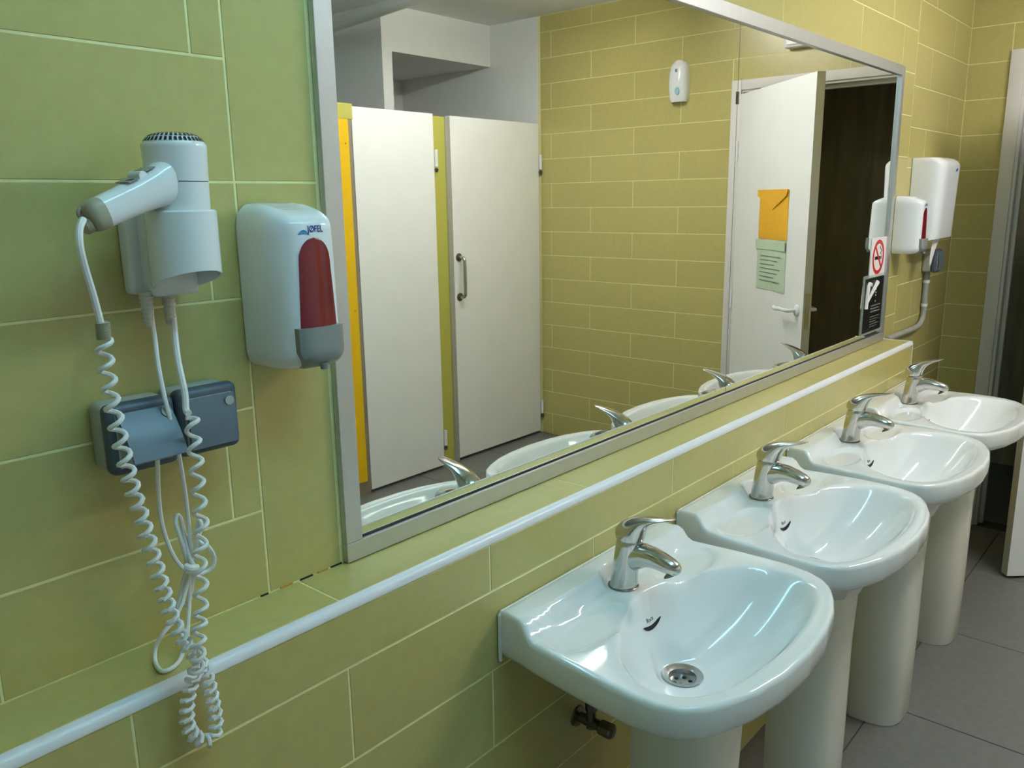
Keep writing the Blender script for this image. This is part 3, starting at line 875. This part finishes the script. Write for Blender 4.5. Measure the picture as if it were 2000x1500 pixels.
# ------------------------------------------------------------------ soap dispensers
def sdisp(name, cx, z0, label, group):
    H_, W_, D_ = 0.216, 0.050, 0.101
    e = empty(name, (cx, 0, z0), label, 'soap dispenser', group)
    def wd(v):
        t, b = 1.0, 1.0
        # rounded top and bottom
        tt, tb = max(0.0, (v - 0.84) / 0.16), max(0.0, (0.12 - v) / 0.12)
        wt = 1 - 0.50 * (1 - math.sqrt(max(0, 1 - tt ** 2.4))) - 0.35 * (1 - math.sqrt(max(0, 1 - tb ** 2.2)))
        dt = 1.0 - 0.50 * (1 - math.sqrt(max(0, 1 - tt ** 2.2))) - 0.40 * (1 - math.sqrt(max(0, 1 - tb ** 2)))
        dt *= 0.94 + 0.06 * (1 - v)
        return W_ * wt, D_ * dt
    def front(x, v, n=3.6):
        w_, d_ = wd(v)
        return -d_ * max(0.0, 1 - abs(x / w_) ** n) ** (1 / n)
    rings_ = []
    vs = [0.0, 0.008, 0.02, 0.04, 0.07, 0.10, 0.14] + [0.14 + 0.66 * k / 8 for k in range(1, 9)] + [0.84, 0.87, 0.90, 0.925, 0.945, 0.96, 0.972, 0.982, 0.99, 0.995, 0.998, 1.0]
    for v in vs:
        w_, d_ = wd(v)
        k_ = 1.0
        ring = []
        N = 34
        for i in range(N + 1):
            a = math.pi * i / N
            c_, s_ = math.cos(a), math.sin(a)
            n = 3.6
            ring.append((-k_ * w_ * math.copysign(abs(c_) ** (2 / n), c_), -0.002 - k_ * d_ * abs(s_) ** (2 / n), H_ * v - 0.008 * abs(s_) ** 2 * sstep(0.86, 1.0, v)))
        rings_.append(ring)
    g = G().rings(rings_)
    g.obj('cover', 'gloss_plastic', e, smooth=55)
    G().box((-0.0445, -0.0005, 0.018), (0.0445, -0.004, H_ - 0.026)).obj('back_plate', 'dark_gap', e)
    # arched window
    zw0, zw1 = 0.054, 0.172
    def hw(z):
        t = (z - zw0) / (zw1 - zw0)
        base = 0.0285 - 0.006 * t
        if t > 0.78: base *= math.sqrt(max(0.0, 1 - ((t - 0.78) / 0.22) ** 2))
        return base
    def patch(z0_, z1_, hwf, off, name, m, rows_=18, cols=12, thick=None, par=e, bulge=0.0):
        g = G()
        pts = []
        for j in range(rows_ + 1):
            z = z0_ + (z1_ - z0_) * (1 - (1 - j / rows_) ** 1.6 if not thick else j / rows_)
            for i in range(cols + 1):
                x = hwf(z) * (2 * i / cols - 1)
                pts.append((x, -0.002 + front(x, z / H_) - off - bulge * (1 - (2 * i / cols - 1) ** 2), z))
        f = [(j * (cols + 1) + i, j * (cols + 1) + i + 1, (j + 1) * (cols + 1) + i + 1, (j + 1) * (cols + 1) + i) for j in range(rows_) for i in range(cols)]
        g.add(pts, f)
        if thick:
            bpts = [(x, y + thick, z) for x, y, z in pts]
            n0 = len(pts)
            bd = [i for i in range(cols + 1)] + [j * (cols + 1) + cols for j in range(1, rows_ + 1)] + [rows_ * (cols + 1) + i for i in range(cols - 1, -1, -1)] + [j * (cols + 1) for j in range(rows_ - 1, 0, -1)]
            g.v += bpts
            for k in range(len(bd)):
                a, b = bd[k], bd[(k + 1) % len(bd)]
                g.f.append((a, b, n0 + b, n0 + a))
        return g.obj(name, m, par, smooth=45)
    patch(zw0 - 0.004, zw1 + 0.0015, lambda z: hw(min(max(z, zw0), zw1 - 1e-4)) * 1.05 + 0.0006, 0.0003, 'window_rim', 'white_trim')
    patch(zw0 - 0.004, zw1, lambda z: max(hw(max(z, zw0)), 0.0008), 0.0008, 'refill_window', 'red_window', bulge=0.001)
    def hb(z):
        t = z / 0.058
        return 0.0345 * (1 - 0.35 * (1 - sstep(0.0, 0.5, t)))
    pb = patch(0.004, 0.058, hb, 0.0095, 'push_button', 'grey_plastic', rows_=14, cols=12, thick=0.022)
    G().lathe([(0.0, 0), (0.005, 0), (0.006, 0.008), (0.0, 0.008)], (0.0, -0.104, 0.002), 12).obj('nozzle', 'grey_plastic', pb, smooth=True)
    # maker's lettering
    me = text_mesh('JØFEL', 0.0115, 0.0001, 0.00012)
    for v in me.vertices:
        x, z = v.co.x * 0.80 + 0.004, 0.1825 + v.co.y
        v.co = (x, -0.0026 + front(x, z / H_) - v.co.z, z)
    me.materials.append(MATS['blue_print'])
    link('lettering', me, None, e)
    g = G()
    pts = []
    for i in range(13):
        u = i / 12
        x = -0.022 + 0.018 * u
        zc_ = 0.1765 + 0.003 * math.sin(u * math.pi * 1.2)
        t = 0.0024 * math.sin(math.pi * min(1, u * 1.05 + 0.02)) + 0.0002
        for s_ in (-1, 1):
            z = zc_ + s_ * t
            pts.append((x, -0.0026 + front(x, z / H_), z))
    g.add(pts, [(2 * i, 2 * i + 2, 2 * i + 3, 2 * i + 1) for i in range(12)])
    g.obj('wave_emblem', 'teal_print', e)
    return e
sdisp('soap_dispenser', 0.637, 1.331, 'white soap dispenser with a red window beside the hair dryer', 'wall soap dispensers')
sdisp('soap_dispenser', 3.392, 1.322, 'white soap dispenser at the far end of the mirror, beside the towel dispenser', 'wall soap dispensers')

# ------------------------------------------------------------------ paper towel dispenser
e = empty('towel_dispenser', (3.655, 0, 1.345), 'tall white paper towel dispenser in the far corner', 'towel dispenser')
rings_ = []
HT = 0.335
for v in [0.0, 0.01, 0.03, 0.06, 0.10] + [0.1 + 0.78 * k / 8 for k in range(1, 9)] + [0.91, 0.94, 0.965, 0.985, 1.0]:
    w_ = 0.138
    d_ = 0.118 - 0.012 * (1 - v)
    if v > 0.90: d_ *= 1 - 0.25 * ((v - 0.90) / 0.10) ** 2.5
    if v > 0.95: w_ *= 1 - 0.03 * ((v - 0.95) / 0.05) ** 2
    ring = []
    for i in range(37):
        a = math.pi * i / 36
        c_, s_ = math.cos(a), math.sin(a)
        n = 6.0
        x, y = -w_ * math.copysign(abs(c_) ** (2 / n), c_), -0.002 - d_ * abs(s_) ** (2 / n)
        lift = 0.03 * (abs(y) / 0.12) * max(0, 1 - v / 0.10)
        ring.append((x, y, HT * v + lift))
    rings_.append(ring)
G().rings(rings_).obj('cover', 'gloss_plastic', e, smooth=50)
G().box((-0.134, -0.0005, 0.004), (0.134, -0.003, HT - 0.004)).obj('back_plate', 'dark_gap', e)
G().add([(0.03, -0.1205, 0.285), (0.05, -0.1205, 0.285), (0.046, -0.1205, 0.297), (0.036, -0.1205, 0.292), (0.03, -0.1195, 0.285), (0.05, -0.1195, 0.285), (0.046, -0.1195, 0.297), (0.036, -0.1195, 0.292)],
        [(0, 1, 2, 3), (7, 6, 5, 4), (0, 4, 5, 1), (1, 5, 6, 2), (2, 6, 7, 3), (3, 7, 4, 0)]).obj('emblem', 'blue_print', e)
# torn towel hanging out
g = G()
pts = []
for j in range(9):
    for i in range(7):
        u, v = i / 6, j / 8
        x = -0.075 + 0.09 * u * (1 - 0.75 * v) + 0.018 * v
        pts.append((x, -0.088 + 0.004 * math.sin(6 * u + 3 * v) + 0.012 * v, 0.03 - 0.115 * v * (1 - 0.15 * u)))
g.add(pts, [(j * 7 + i, j * 7 + i + 1, (j + 1) * 7 + i + 1, (j + 1) * 7 + i) for j in range(8) for i in range(6)])
o = g.obj('paper_towel', 'paper', None, smooth=True, loc=(3.655, 0, 1.345))
md = o.modifiers.new('thickness', 'SOLIDIFY'); md.thickness = 0.0006
tag(o, 'torn white paper towel hanging from the towel dispenser', 'paper towel')

# ------------------------------------------------------------------ wall sockets
def socket(x0, z0, label, lid_open, group='grey surface-mounted wall sockets', w_=0.08, h_=0.082, d_=0.056):
    e = empty('wall_socket', (x0 + w_ / 2, 0, z0), label, 'socket', group)
    a = w_ / 2
    G().box((-a + 0.001, -0.0005, 0.001), (a - 0.001, -d_ * 0.62, h_ - 0.001), 0.008, 3).obj('back_box', 'socket_body', e, smooth=40)
    c = G().box((-a - 0.001, -d_ * 0.60, -0.001), (a + 0.001, -d_, h_ + 0.001), 0.009, 4).obj('front_cover', 'socket_blue_dark', e, smooth=40)
    G().box((-a + 0.008, -d_ + 0.002, 0.008), (a - 0.008, -d_ - 0.0012, h_ - 0.010), 0.003).obj('gasket', 'socket_body', e)
    # lid, hinged at the top
    g = G()
    n = 10
    lw, lh = a - 0.0085, h_ - 0.020
    pr_ = []
    for k in range(n + 1):
        t = k / n
        pr_.append((-0.004 - 0.004 * math.sin(math.pi * min(1, t * 1.0)) - (0.004 * t ** 3), -lh * t))
    front_ = [[(x, y, z) for y, z in pr_] for x in (-lw, lw)]
    vts = [(-lw, y, z) for y, z in pr_] + [(lw, y, z) for y, z in pr_] + [(-lw, y + 0.0035, z) for y, z in pr_] + [(lw, y + 0.0035, z) for y, z in pr_]
    m_ = n + 1
    fs = []
    for k in range(n):
        fs += [(k, m_ + k, m_ + k + 1, k + 1), (2 * m_ + k, 2 * m_ + k + 1, 3 * m_ + k + 1, 3 * m_ + k), (k, k + 1, 2 * m_ + k + 1, 2 * m_ + k), (m_ + k, 3 * m_ + k, 3 * m_ + k + 1, m_ + k + 1)]
    fs += [(0, 2 * m_, 3 * m_, m_), (n, m_ + n, 3 * m_ + n, 2 * m_ + n)]
    g.add(vts, fs)
    l_ = g.obj('lid', 'socket_blue', e, smooth=50, loc=(0, -d_ - 0.001, h_ - 0.0105))
    l_.rotation_euler = (R(-lid_open), 0, 0)
    G().lathe([(0.0, 0), (0.006, 0), (0.006, 0.0006), (0, 0.0008)], (lw - 0.008, -0.0072, -0.009), 12, axis='y').obj('lid_mark', 'socket_body', l_)
    if lid_open > 5:
        G().lathe([(0.0, 0), (0.017, 0), (0.017, 0.008), (0.013, 0.012), (0.0, 0.012)], (0, -d_, h_ * 0.42), 20, axis='y').obj('plug', 'white_plastic', e, smooth=True)
    return e
socket(0.3735, 1.243, 'grey blue wall socket with its lid propped open by a plug', 30)
socket(0.4565, 1.245, 'grey blue wall socket with a closed lid, right of the propped one', 0)
G().box((0, 0, 0), (0.01, -0.01, 0.01))
tag(G().box((0.4525, -0.0005, 1.262), (0.4575, -0.034, 1.318), 0.002).obj('socket_link', 'socket_body'), 'pale grey connecting piece between the two wall sockets', 'connector')
socket(3.775, 1.222, 'dark grey wall socket under the towel dispenser', 0, w_=0.085, h_=0.095, d_=0.058)
# conduit down from it to the ledge
e = empty('conduit_pipe', (3.815, -0.015, 0.99), 'grey conduit bending down from the far wall socket to the ledge', 'pipe')
G().tube(smooth_path([(0, 0, 0.232), (0.0, 0, 0.10), (0.0, -0.0, 0.06), (-0.012, 0, 0.028), (-0.045, 0, 0.010), (-0.09, 0, 0.004), (-0.25, 0, 0.004), (-0.478, 0, 0.006)], 6), 0.0115, 12).obj('pipe', 'pipe_grey', e, smooth=True)
for z in (0.19, 0.09):
    G().tube([(0, 0, z - 0.006), (0, 0, z + 0.006)], 0.0135, 14).obj('clip', 'white_trim', e, smooth=True)

# ------------------------------------------------------------------ hair dryer and its holder
DX, DYc = 0.4765, -0.072
hd = empty('dryer_holder', (DX, 0, 1.44), 'white wall bracket holding the hair dryer above the sockets', 'holder')
g = G().box((-0.043, -0.0005, 0.004), (0.030, -0.024, 0.104), 0.005, 3)
g.obj('wall_plate', 'white_plastic', hd, smooth=40)
g = G().box((-0.030, -0.020, 0.002), (0.026, -0.052, 0.098), 0.006, 3)
g.obj('bracket', 'white_plastic', hd, smooth=40)
ro, ri = 0.0392, 0.0364
NS = 48
def zb_(a):   # slanting lower edge: high in front, low at the wall
    s_ = math.sin(a)
    return 0.020 + 0.013 * (-s_) + 0.0
g = G()
A = [2 * math.pi * k / NS for k in range(NS)]
def rr_(r, zf): return [(r * math.cos(a), DYc + r * math.sin(a), zf(a)) for a in A]
ztp = 0.1005
g.rings([rr_(ri, zb_), rr_(ro, zb_), rr_(ro, lambda a: ztp - 0.002), rr_(ro - 0.002, lambda a: ztp), rr_(0.0345, lambda a: ztp - 0.001), rr_(ri - 0.001, lambda a: ztp - 0.012), rr_(ri, zb_)], False, False)
g.obj('ring', 'gloss_plastic', hd, smooth=40)
def strain(x, y, z, nm, par, m='pale_plastic', L=0.042, r1=0.0085, r2=0.0055):
    prof = []
    n = 8
    for k in range(n):
        t = k / n
        r = r1 + (r2 - r1) * t
        prof += [(r, -L * t), (r, -L * (t + 0.55 / n)), (r * 0.82, -L * (t + 0.6 / n)), (r * 0.82, -L * (t + 0.95 / n))]
    return G().lathe(prof, (x, y, z), 14).obj(nm, m, par, smooth=30)
SL = (-0.033, -0.034, 0.008)
SR = (-0.006, -0.034, 0.008)
strain(*SL, 'strain_relief', hd)
strain(*SR, 'strain_relief', hd)

dy = empty('hair_dryer', (DX, DYc, 1.54), 'white hair dryer with a coiled cord resting in its wall holder', 'hair dryer')
zb0 = 1.54
# barrel
G().lathe([(0.0315, -0.02), (0.0328, -0.005), (0.0335, 0.02), (0.0337, 0.0310)], (0, 0, 0), 44).obj('nozzle', 'gloss_plastic', dy, smooth=40)
G().lathe([(0.0330, 0.0308), (0.0330, 0.0320)], (0, 0, 0), 44).obj('seam', 'dark_gap', dy, smooth=40)
bar = G().lathe([(0.0337, 0.0320), (0.0343, 0.05), (0.0349, 0.068), (0.0349, 0.0710), (0.0342, 0.0728), (0.0330, 0.0733)], (0, 0, 0), 44).obj('barrel', 'gloss_plastic', dy, smooth=40)
gr = G().lathe([(k_ * 0.94, z_ - 0.0157) for k_, z_ in ((0.0352, 0.0888), (0.0345, 0.0905), (0.030, 0.0955), (0.024, 0.0985), (0.015, 0.1000), (0.0, 0.1003))], (0, 0, 0), 44).obj('intake_grille', 'white_plastic', dy, smooth=40)
g = G()
for (r0_, z0_, r1_, z1_, n) in ((0.0343, 0.0908, 0.0308, 0.0949, 38), (0.0297, 0.0960, 0.0252, 0.0983, 34), (0.0240, 0.0988, 0.0190, 0.0998, 28), (0.017, 0.1001, 0.012, 0.1004, 20)):
    r0_, r1_, z0_, z1_ = r0_ * 0.94, r1_ * 0.94, z0_ - 0.0157, z1_ - 0.0157
    for k in range(n):
        a = 2 * math.pi * (k + 0.5 * (n % 3 == 1)) / n
        h_ = math.pi / n * 0.58
        q = []
        for (r, z, s_) in ((r0_, z0_, -1), (r0_, z0_, 1), (r1_, z1_, 1), (r1_, z1_, -1)):
            q.append(((r + 0.0004) * math.cos(a + s_ * h_), (r + 0.0004) * math.sin(a + s_ * h_), z + 0.0004))
        g.add(q, [(0, 1, 2, 3)])
g.obj('vent_slots', 'dark_gap', gr)
# handle: local frame from barrel outwards
h0 = Vector((-0.012, -0.010, 0.033))
h1 = Vector((-0.107, -0.028, -0.003))
ax = (h1 - h0).normalized()
sd = ax.cross(Vector((0, 0, 1))).normalized()
hu = sd.cross(ax).normalized()
HLn = (h1 - h0).length
def hring(t, ru, rs, up_=0.0, n=28, p=2.8):
    c = h0 + ax * (HLn * t) + hu * up_
    out = []
    for k in range(n):
        a = 2 * math.pi * k / n
        ca, sa = math.cos(a), math.sin(a)
        out.append(c + sd * (rs * math.copysign(abs(ca) ** (2 / p), ca)) + hu * (ru * math.copysign(abs(sa) ** (2 / p), sa)))
    return out
g = G().rings([hring(0.0, 0.026, 0.019), hring(0.12, 0.0245, 0.0185), hring(0.24, 0.0215, 0.0178), hring(0.34, 0.0198, 0.0172), hring(0.50, 0.0182, 0.0162), hring(0.70, 0.0172, 0.0152), hring(0.90, 0.0166, 0.0146), hring(0.935, 0.0164, 0.0144)])
hdl = g.obj('handle', 'gloss_plastic', dy, smooth=45)
g = G().rings([hring(0.935, 0.0167, 0.0147), hring(0.97, 0.0167, 0.0147), hring(1.04, 0.0162, 0.0140), hring(1.09, 0.0138, 0.0115), hring(1.105, 0.0095, 0.0078)])
cap_ = g.obj('end_cap', 'beige_plastic', dy, smooth=45)
g = G()
ce = h0 + ax * (HLn * 1.05) - hu * 0.006
for k in range(3):
    g.rings([[ce + ax * (0.003 + 0.0035 * k) + sd * (0.0085 * math.cos(a)) + hu * (0.0085 * math.sin(a)) for a in A[::2]], [ce + ax * (0.0055 + 0.0035 * k) + sd * (0.0072 * math.cos(a)) + hu * (0.0072 * math.sin(a)) for a in A[::2]]])
g.obj('grommet', 'beige_plastic', cap_, smooth=40)
lp = []
for k in range(13):
    a = math.pi * k / 12
    lp.append(h0 + ax * (HLn * 1.07 + 0.007 * math.sin(a)) + hu * (0.006 + 0.006 * math.cos(a)) + sd * 0.004)
G().tube(lp, 0.0022, 8).obj('hanging_loop', 'beige_plastic', cap_, smooth=True)
# switch plates on top of the handle
def plate(t0, t1, s0, s1, up_, m, nm, th=0.0012):
    g = G()
    q = []
    for (t, s_) in ((t0, s0), (t1, s0), (t1, s1), (t0, s1)):
        q.append(h0 + ax * (HLn * t) + sd * s_ + hu * up_)
    g.add(q + [p - hu * th for p in q], [(0, 1, 2, 3), (7, 6, 5, 4), (0, 4, 5, 1), (1, 5, 6, 2), (2, 6, 7, 3), (3, 7, 4, 0)])
    return g.obj(nm, m, dy)
plate(0.20, 0.32, -0.010, 0.011, 0.0228, 'grey_plastic', 'switch_plate')
pl = plate(0.44, 0.58, -0.0125, 0.0105, 0.0194, 'grey_plastic', 'switch_plate')
plate(0.49, 0.505, -0.010, -0.003, 0.0198, 'sign_black', 'switch_mark')
plate(0.515, 0.53, -0.011, -0.001, 0.0198, 'sign_black', 'switch_mark')
g = G()
rg = []
for k in range(9):
    a = math.pi * k / 8
    rg.append([h0 + ax * (HLn * (0.375 - 0.055 * math.cos(a))) + hu * (0.0165 + 0.0075 * math.sin(a)) + sd * s_ for s_ in (-0.010, 0.010)])
v = [p for r_ in rg for p in r_]
g.add(v, [(2 * k, 2 * k + 1, 2 * k + 3, 2 * k + 2) for k in range(8)] + [tuple(2 * k for k in range(9)), tuple(2 * k + 1 for k in range(8, -1, -1))])
g.obj('switch', 'white_plastic', dy, smooth=50)

# cords ----------------------------------------------------------
OFF = Vector((DX, DYc, 1.54))
def rel(P): return [Vector(p) - OFF for p in P]
def resample(P, step):
    out = [P[0].copy()]
    acc = 0
    for i in range(1, len(P)):
        a, b = P[i - 1], P[i]
        L = (b - a).length
        if L < 1e-9: continue
        d = step - acc
        while d <= L:
            out.append(a.lerp(b, d / L)); d += step
        acc = L - (d - step)
    return out
def helix(P, R_, pitchf, ph0=0.0):
    step = 0.0006
    Q = resample(P, step)
    n = len(Q)
    t0 = (Q[1] - Q[0]).normalized()
    u = Vector((1, 0, 0)); u = (u - t0 * u.dot(t0)).normalized()
    out = []
    ph = ph0
    for i in range(n):
        t = (Q[min(i + 1, n - 1)] - Q[max(i - 1, 0)]).normalized()
        u = (u - t * u.dot(t)).normalized()
        v = t.cross(u)
        out.append(Q[i] + (u * math.cos(ph) + v * math.sin(ph)) * R_)
        ph += 2 * math.pi * step / pitchf(i / n)
    return out
#CORDS_BEGIN
LEAD = [(0.3496, -0.1180, 1.5333), (0.3411, -0.1280, 1.5247), (0.3369, -0.1340, 1.5091), (0.3398, -0.1320, 1.4879), (0.3453, -0.1300, 1.4594), (0.3490, -0.1290, 1.4347), (0.3509, -0.1280, 1.4250)]
COLLAR = [(0.3512, -0.1290, 1.4313), (0.3511, -0.1280, 1.4134)]
COIL = [(0.3511, -0.1280, 1.4134), (0.3499, -0.1280, 1.3988), (0.3501, -0.1280, 1.3748), (0.3509, -0.1280, 1.3503), (0.3529, -0.1280, 1.3226), (0.3561, -0.1280, 1.2912), (0.3609, -0.1280, 1.2530), (0.3673, -0.1280, 1.2133), (0.3735, -0.1290, 1.1727), (0.3789, -0.1300, 1.1344), (0.3848, -0.1310, 1.0979), (0.3914, -0.1320, 1.0700), (0.4021, -0.1330, 1.0429), (0.4121, -0.1340, 1.0222), (0.4193, -0.1330, 0.9948), (0.4230, -0.1320, 0.9649), (0.4252, -0.1310, 0.9388), (0.4215, -0.1310, 0.9194), (0.4103, -0.1310, 0.9169), (0.3989, -0.1310, 0.9280), (0.3912, -0.1310, 0.9460), (0.3912, -0.1310, 0.9666), (0.3954, -0.1320, 0.9888), (0.4017, -0.1340, 1.0069), (0.4051, -0.1420, 1.0285), (0.4064, -0.1460, 1.0525), (0.4132, -0.1400, 1.0703), (0.4206, -0.1340, 1.0944), (0.4256, -0.1300, 1.1235), (0.4280, -0.1270, 1.1473), (0.4355, -0.1240, 1.1756), (0.4384, -0.1200, 1.1989), (0.4407, -0.1160, 1.2284), (0.4444, -0.1110, 1.2542), (0.4483, -0.1030, 1.2794), (0.4535, -0.0930, 1.3010), (0.4531, -0.0880, 1.3077)]
LEADUP = [(0.4531, -0.0880, 1.3077), (0.4535, -0.0820, 1.3115), (0.4562, -0.0780, 1.3288), (0.4574, -0.0720, 1.3462), (0.4600, -0.0620, 1.3689), (0.4657, -0.0500, 1.3944), (0.4731, -0.0360, 1.4137), (0.4734, -0.0340, 1.4258)]
MAINS = [(0.4483, -0.0340, 1.4285), (0.4470, -0.0360, 1.4138), (0.4435, -0.0450, 1.3939), (0.4389, -0.0550, 1.3684), (0.4365, -0.0640, 1.3427), (0.4368, -0.0700, 1.3161), (0.4402, -0.0720, 1.2880), (0.4436, -0.0720, 1.2623), (0.4511, -0.0600, 1.2325), (0.4575, -0.0500, 1.1959), (0.4602, -0.0450, 1.1604), (0.4597, -0.0450, 1.1264), (0.4562, -0.0450, 1.0965), (0.4481, -0.0450, 1.0750), (0.4382, -0.0460, 1.0546), (0.4242, -0.0500, 1.0406), (0.4093, -0.0500, 1.0293), (0.4017, -0.0450, 1.0132), (0.3945, -0.0551, 1.0013), (0.3890, -0.0804, 1.0013), (0.3971, -0.0862, 1.0013), (0.4138, -0.0773, 1.0013), (0.4321, -0.0550, 1.0037), (0.4332, -0.0500, 1.0192), (0.4352, -0.0400, 1.0432), (0.4449, -0.0360, 1.0663), (0.4544, -0.0400, 1.0935), (0.4524, -0.0420, 1.1211), (0.4489, -0.0400, 1.1457), (0.4481, -0.0360, 1.1618), (0.4519, -0.0340, 1.1682), (0.4561, -0.0340, 1.1629), (0.4564, -0.0380, 1.1427), (0.4564, -0.0460, 1.1140), (0.4587, -0.0500, 1.0992), (0.4594, -0.0400, 1.0763), (0.4562, -0.0360, 1.0549), (0.4493, -0.0340, 1.0469), (0.4451, -0.0340, 1.0585), (0.4475, -0.0360, 1.0759), (0.4546, -0.0400, 1.0955), (0.4618, -0.0500, 1.1202), (0.4663, -0.0550, 1.1407), (0.4711, -0.0550, 1.1527), (0.4709, -0.0520, 1.1602), (0.4675, -0.0500, 1.1458), (0.4669, -0.0550, 1.1337), (0.4750, -0.0600, 1.1255), (0.4812, -0.0600, 1.1109), (0.4794, -0.0580, 1.0970), (0.4692, -0.0560, 1.0916), (0.4553, -0.0540, 1.0947), (0.4425, -0.0500, 1.1077), (0.4338, -0.0460, 1.1300), (0.4267, -0.0460, 1.1644), (0.4230, -0.0520, 1.1964), (0.4185, -0.0650, 1.2294), (0.4159, -0.0750, 1.2541), (0.4147, -0.0780, 1.2673)]
STRAND = [(0.4550, -0.0440, 1.0931), (0.4521, -0.0400, 1.0507), (0.4419, -0.0500, 1.0226), (0.4339, -0.0600, 1.0069)]
TIE = [(0.4471, -0.0500, 1.1061), (0.4516, -0.0550, 1.1032), (0.4622, -0.0500, 1.0993)]

def rnd(P): return [tuple(p) for p in P]
ld = G().tube(rel(smooth_path(LEAD, 6)), 0.0036, 8)
crd = ld.obj('coiled_cord', 'cord', dy, smooth=True)
def pit(t):
    # wide turns at the top of each branch, tight ones near the loop
    for lim, p_ in ((0.15, 0.0205), (0.30, 0.0170), (0.38, 0.0148), (0.45, 0.0118), (0.67, 0.0125), (0.75, 0.018)):
        if t < lim: return p_
    return 0.024
G().tube(rel(helix(smooth_path([Vector(p) for p in COIL], 8), 0.0070, pit))[::3], 0.0027, 7).obj('coil', 'cord', crd, smooth=True)
G().tube(rel(smooth_path(LEADUP, 6)), [0.0036 + 0.0006 * (1 - i / 42) for i in range(43)], 8).obj('cord_end', 'cord', crd, smooth=True)
ca, cb = [Vector(p) - OFF for p in COLLAR]
pr_ = []
for k in range(27):
    pr_.append(ca.lerp(cb, k / 26))
G().tube(pr_, [0.0072 if k % 2 else 0.0062 for k in range(27)], 14).obj('cord_collar', 'beige_plastic', crd)
OFF2 = Vector((DX, 0, 1.44))
mc = G().tube([p - OFF2 for p in smooth_path(MAINS, 6)], 0.0027, 8).obj('mains_cable', 'cord', hd, smooth=True)
G().tube([p - OFF2 for p in smooth_path(STRAND, 6)], 0.0027, 8).obj('cable_strand', 'cord', mc, smooth=True)
G().tube([p - OFF2 for p in smooth_path(TIE, 6)], 0.0045, 8).obj('cable_tie', 'cord', mc, smooth=True)
#CORDS_END

# ------------------------------------------------------------------ air freshener and lamp box on the end wall
e = empty('air_freshener', (XE, -1.43, 2.055), 'white oval air freshener high on the olive end wall', 'air freshener')
rings_ = []
for v in [0, 0.02, 0.06, 0.12, 0.2, 0.35, 0.5, 0.65, 0.8, 0.88, 0.94, 0.98, 1.0]:
    w_ = 0.058 * (0.80 + 0.20 * math.sin(math.pi * min(1, v * 0.9 + 0.12)))
    if v > 0.85: w_ *= math.sqrt(max(0.05, 1 - ((v - 0.85) / 0.17) ** 2))
    if v < 0.06: w_ *= 0.86 + 0.14 * v / 0.06
    d_ = 0.062 * (0.72 + 0.28 * math.sin(math.pi * v))
    if v > 0.9: d_ *= 0.75
    rings_.append([(-0.001 - d_ * math.sin(math.pi * i / 24) ** 0.6, -w_ * math.cos(math.pi * i / 24), 0.215 * v) for i in range(25)])
G().rings(rings_).obj('case', 'gloss_plastic', e, smooth=50)
g = G().lathe([(0.0, 0), (0.016, 0), (0.016, 0.003), (0.0, 0.004)], (0, 0, 0), 20, axis='x')
g.v = [(-x - 0.058, y * 0.85 + 0.012, z * 1.25 + 0.055) for x, y, z in g.v]
g.obj('scent_window', 'pale_teal', e, smooth=True)
g = G().box((-0.061, -0.002, 0.152), (-0.0585, 0.010, 0.168), 0.002); g.obj('indicator', 'sign_grey', e)
e = empty('emergency_lamp', (XE, -0.70, 2.255), 'white emergency light box above the doorway', 'lamp')
G().box((-0.001, -0.13, 0.0), (-0.055, 0.13, 0.105), 0.008, 3).obj('housing', 'lamp_body', e, smooth=40)
G().box((-0.055, -0.115, 0.012), (-0.062, 0.115, 0.093), 0.003).obj('diffuser', 'white_trim', e)

# ------------------------------------------------------------------ ceiling lights
def fixture(x, y, label, tubemat, L=1.24):
    e = empty('ceiling_light', (x, y, ZC), label, 'ceiling light', 'fluorescent battens on the ceiling')
    G().box((-L / 2, -0.05, -0.0005), (L / 2, 0.05, -0.05), 0.006).obj('housing', 'lamp_body', e)
    for sy in (-0.035, 0.035):
        t = G().tube([(-L / 2 + 0.03, sy, -0.075), (L / 2 - 0.03, sy, -0.075)], 0.013, 14).obj('tube', tubemat, e, smooth=True)
        for sx in (-1, 1):
            G().box((sx * (L / 2 - 0.03), sy - 0.014, -0.045), (sx * (L / 2 - 0.008), sy + 0.014, -0.092), 0.003).obj('lampholder', 'lamp_body', t)
    return e
fixture(0.85, -0.92, 'cool white fluorescent batten on the ceiling near the viewer', 'tube_cool')
fixture(2.90, -1.32, 'warm white fluorescent batten on the ceiling above the far basins', 'tube_warm')
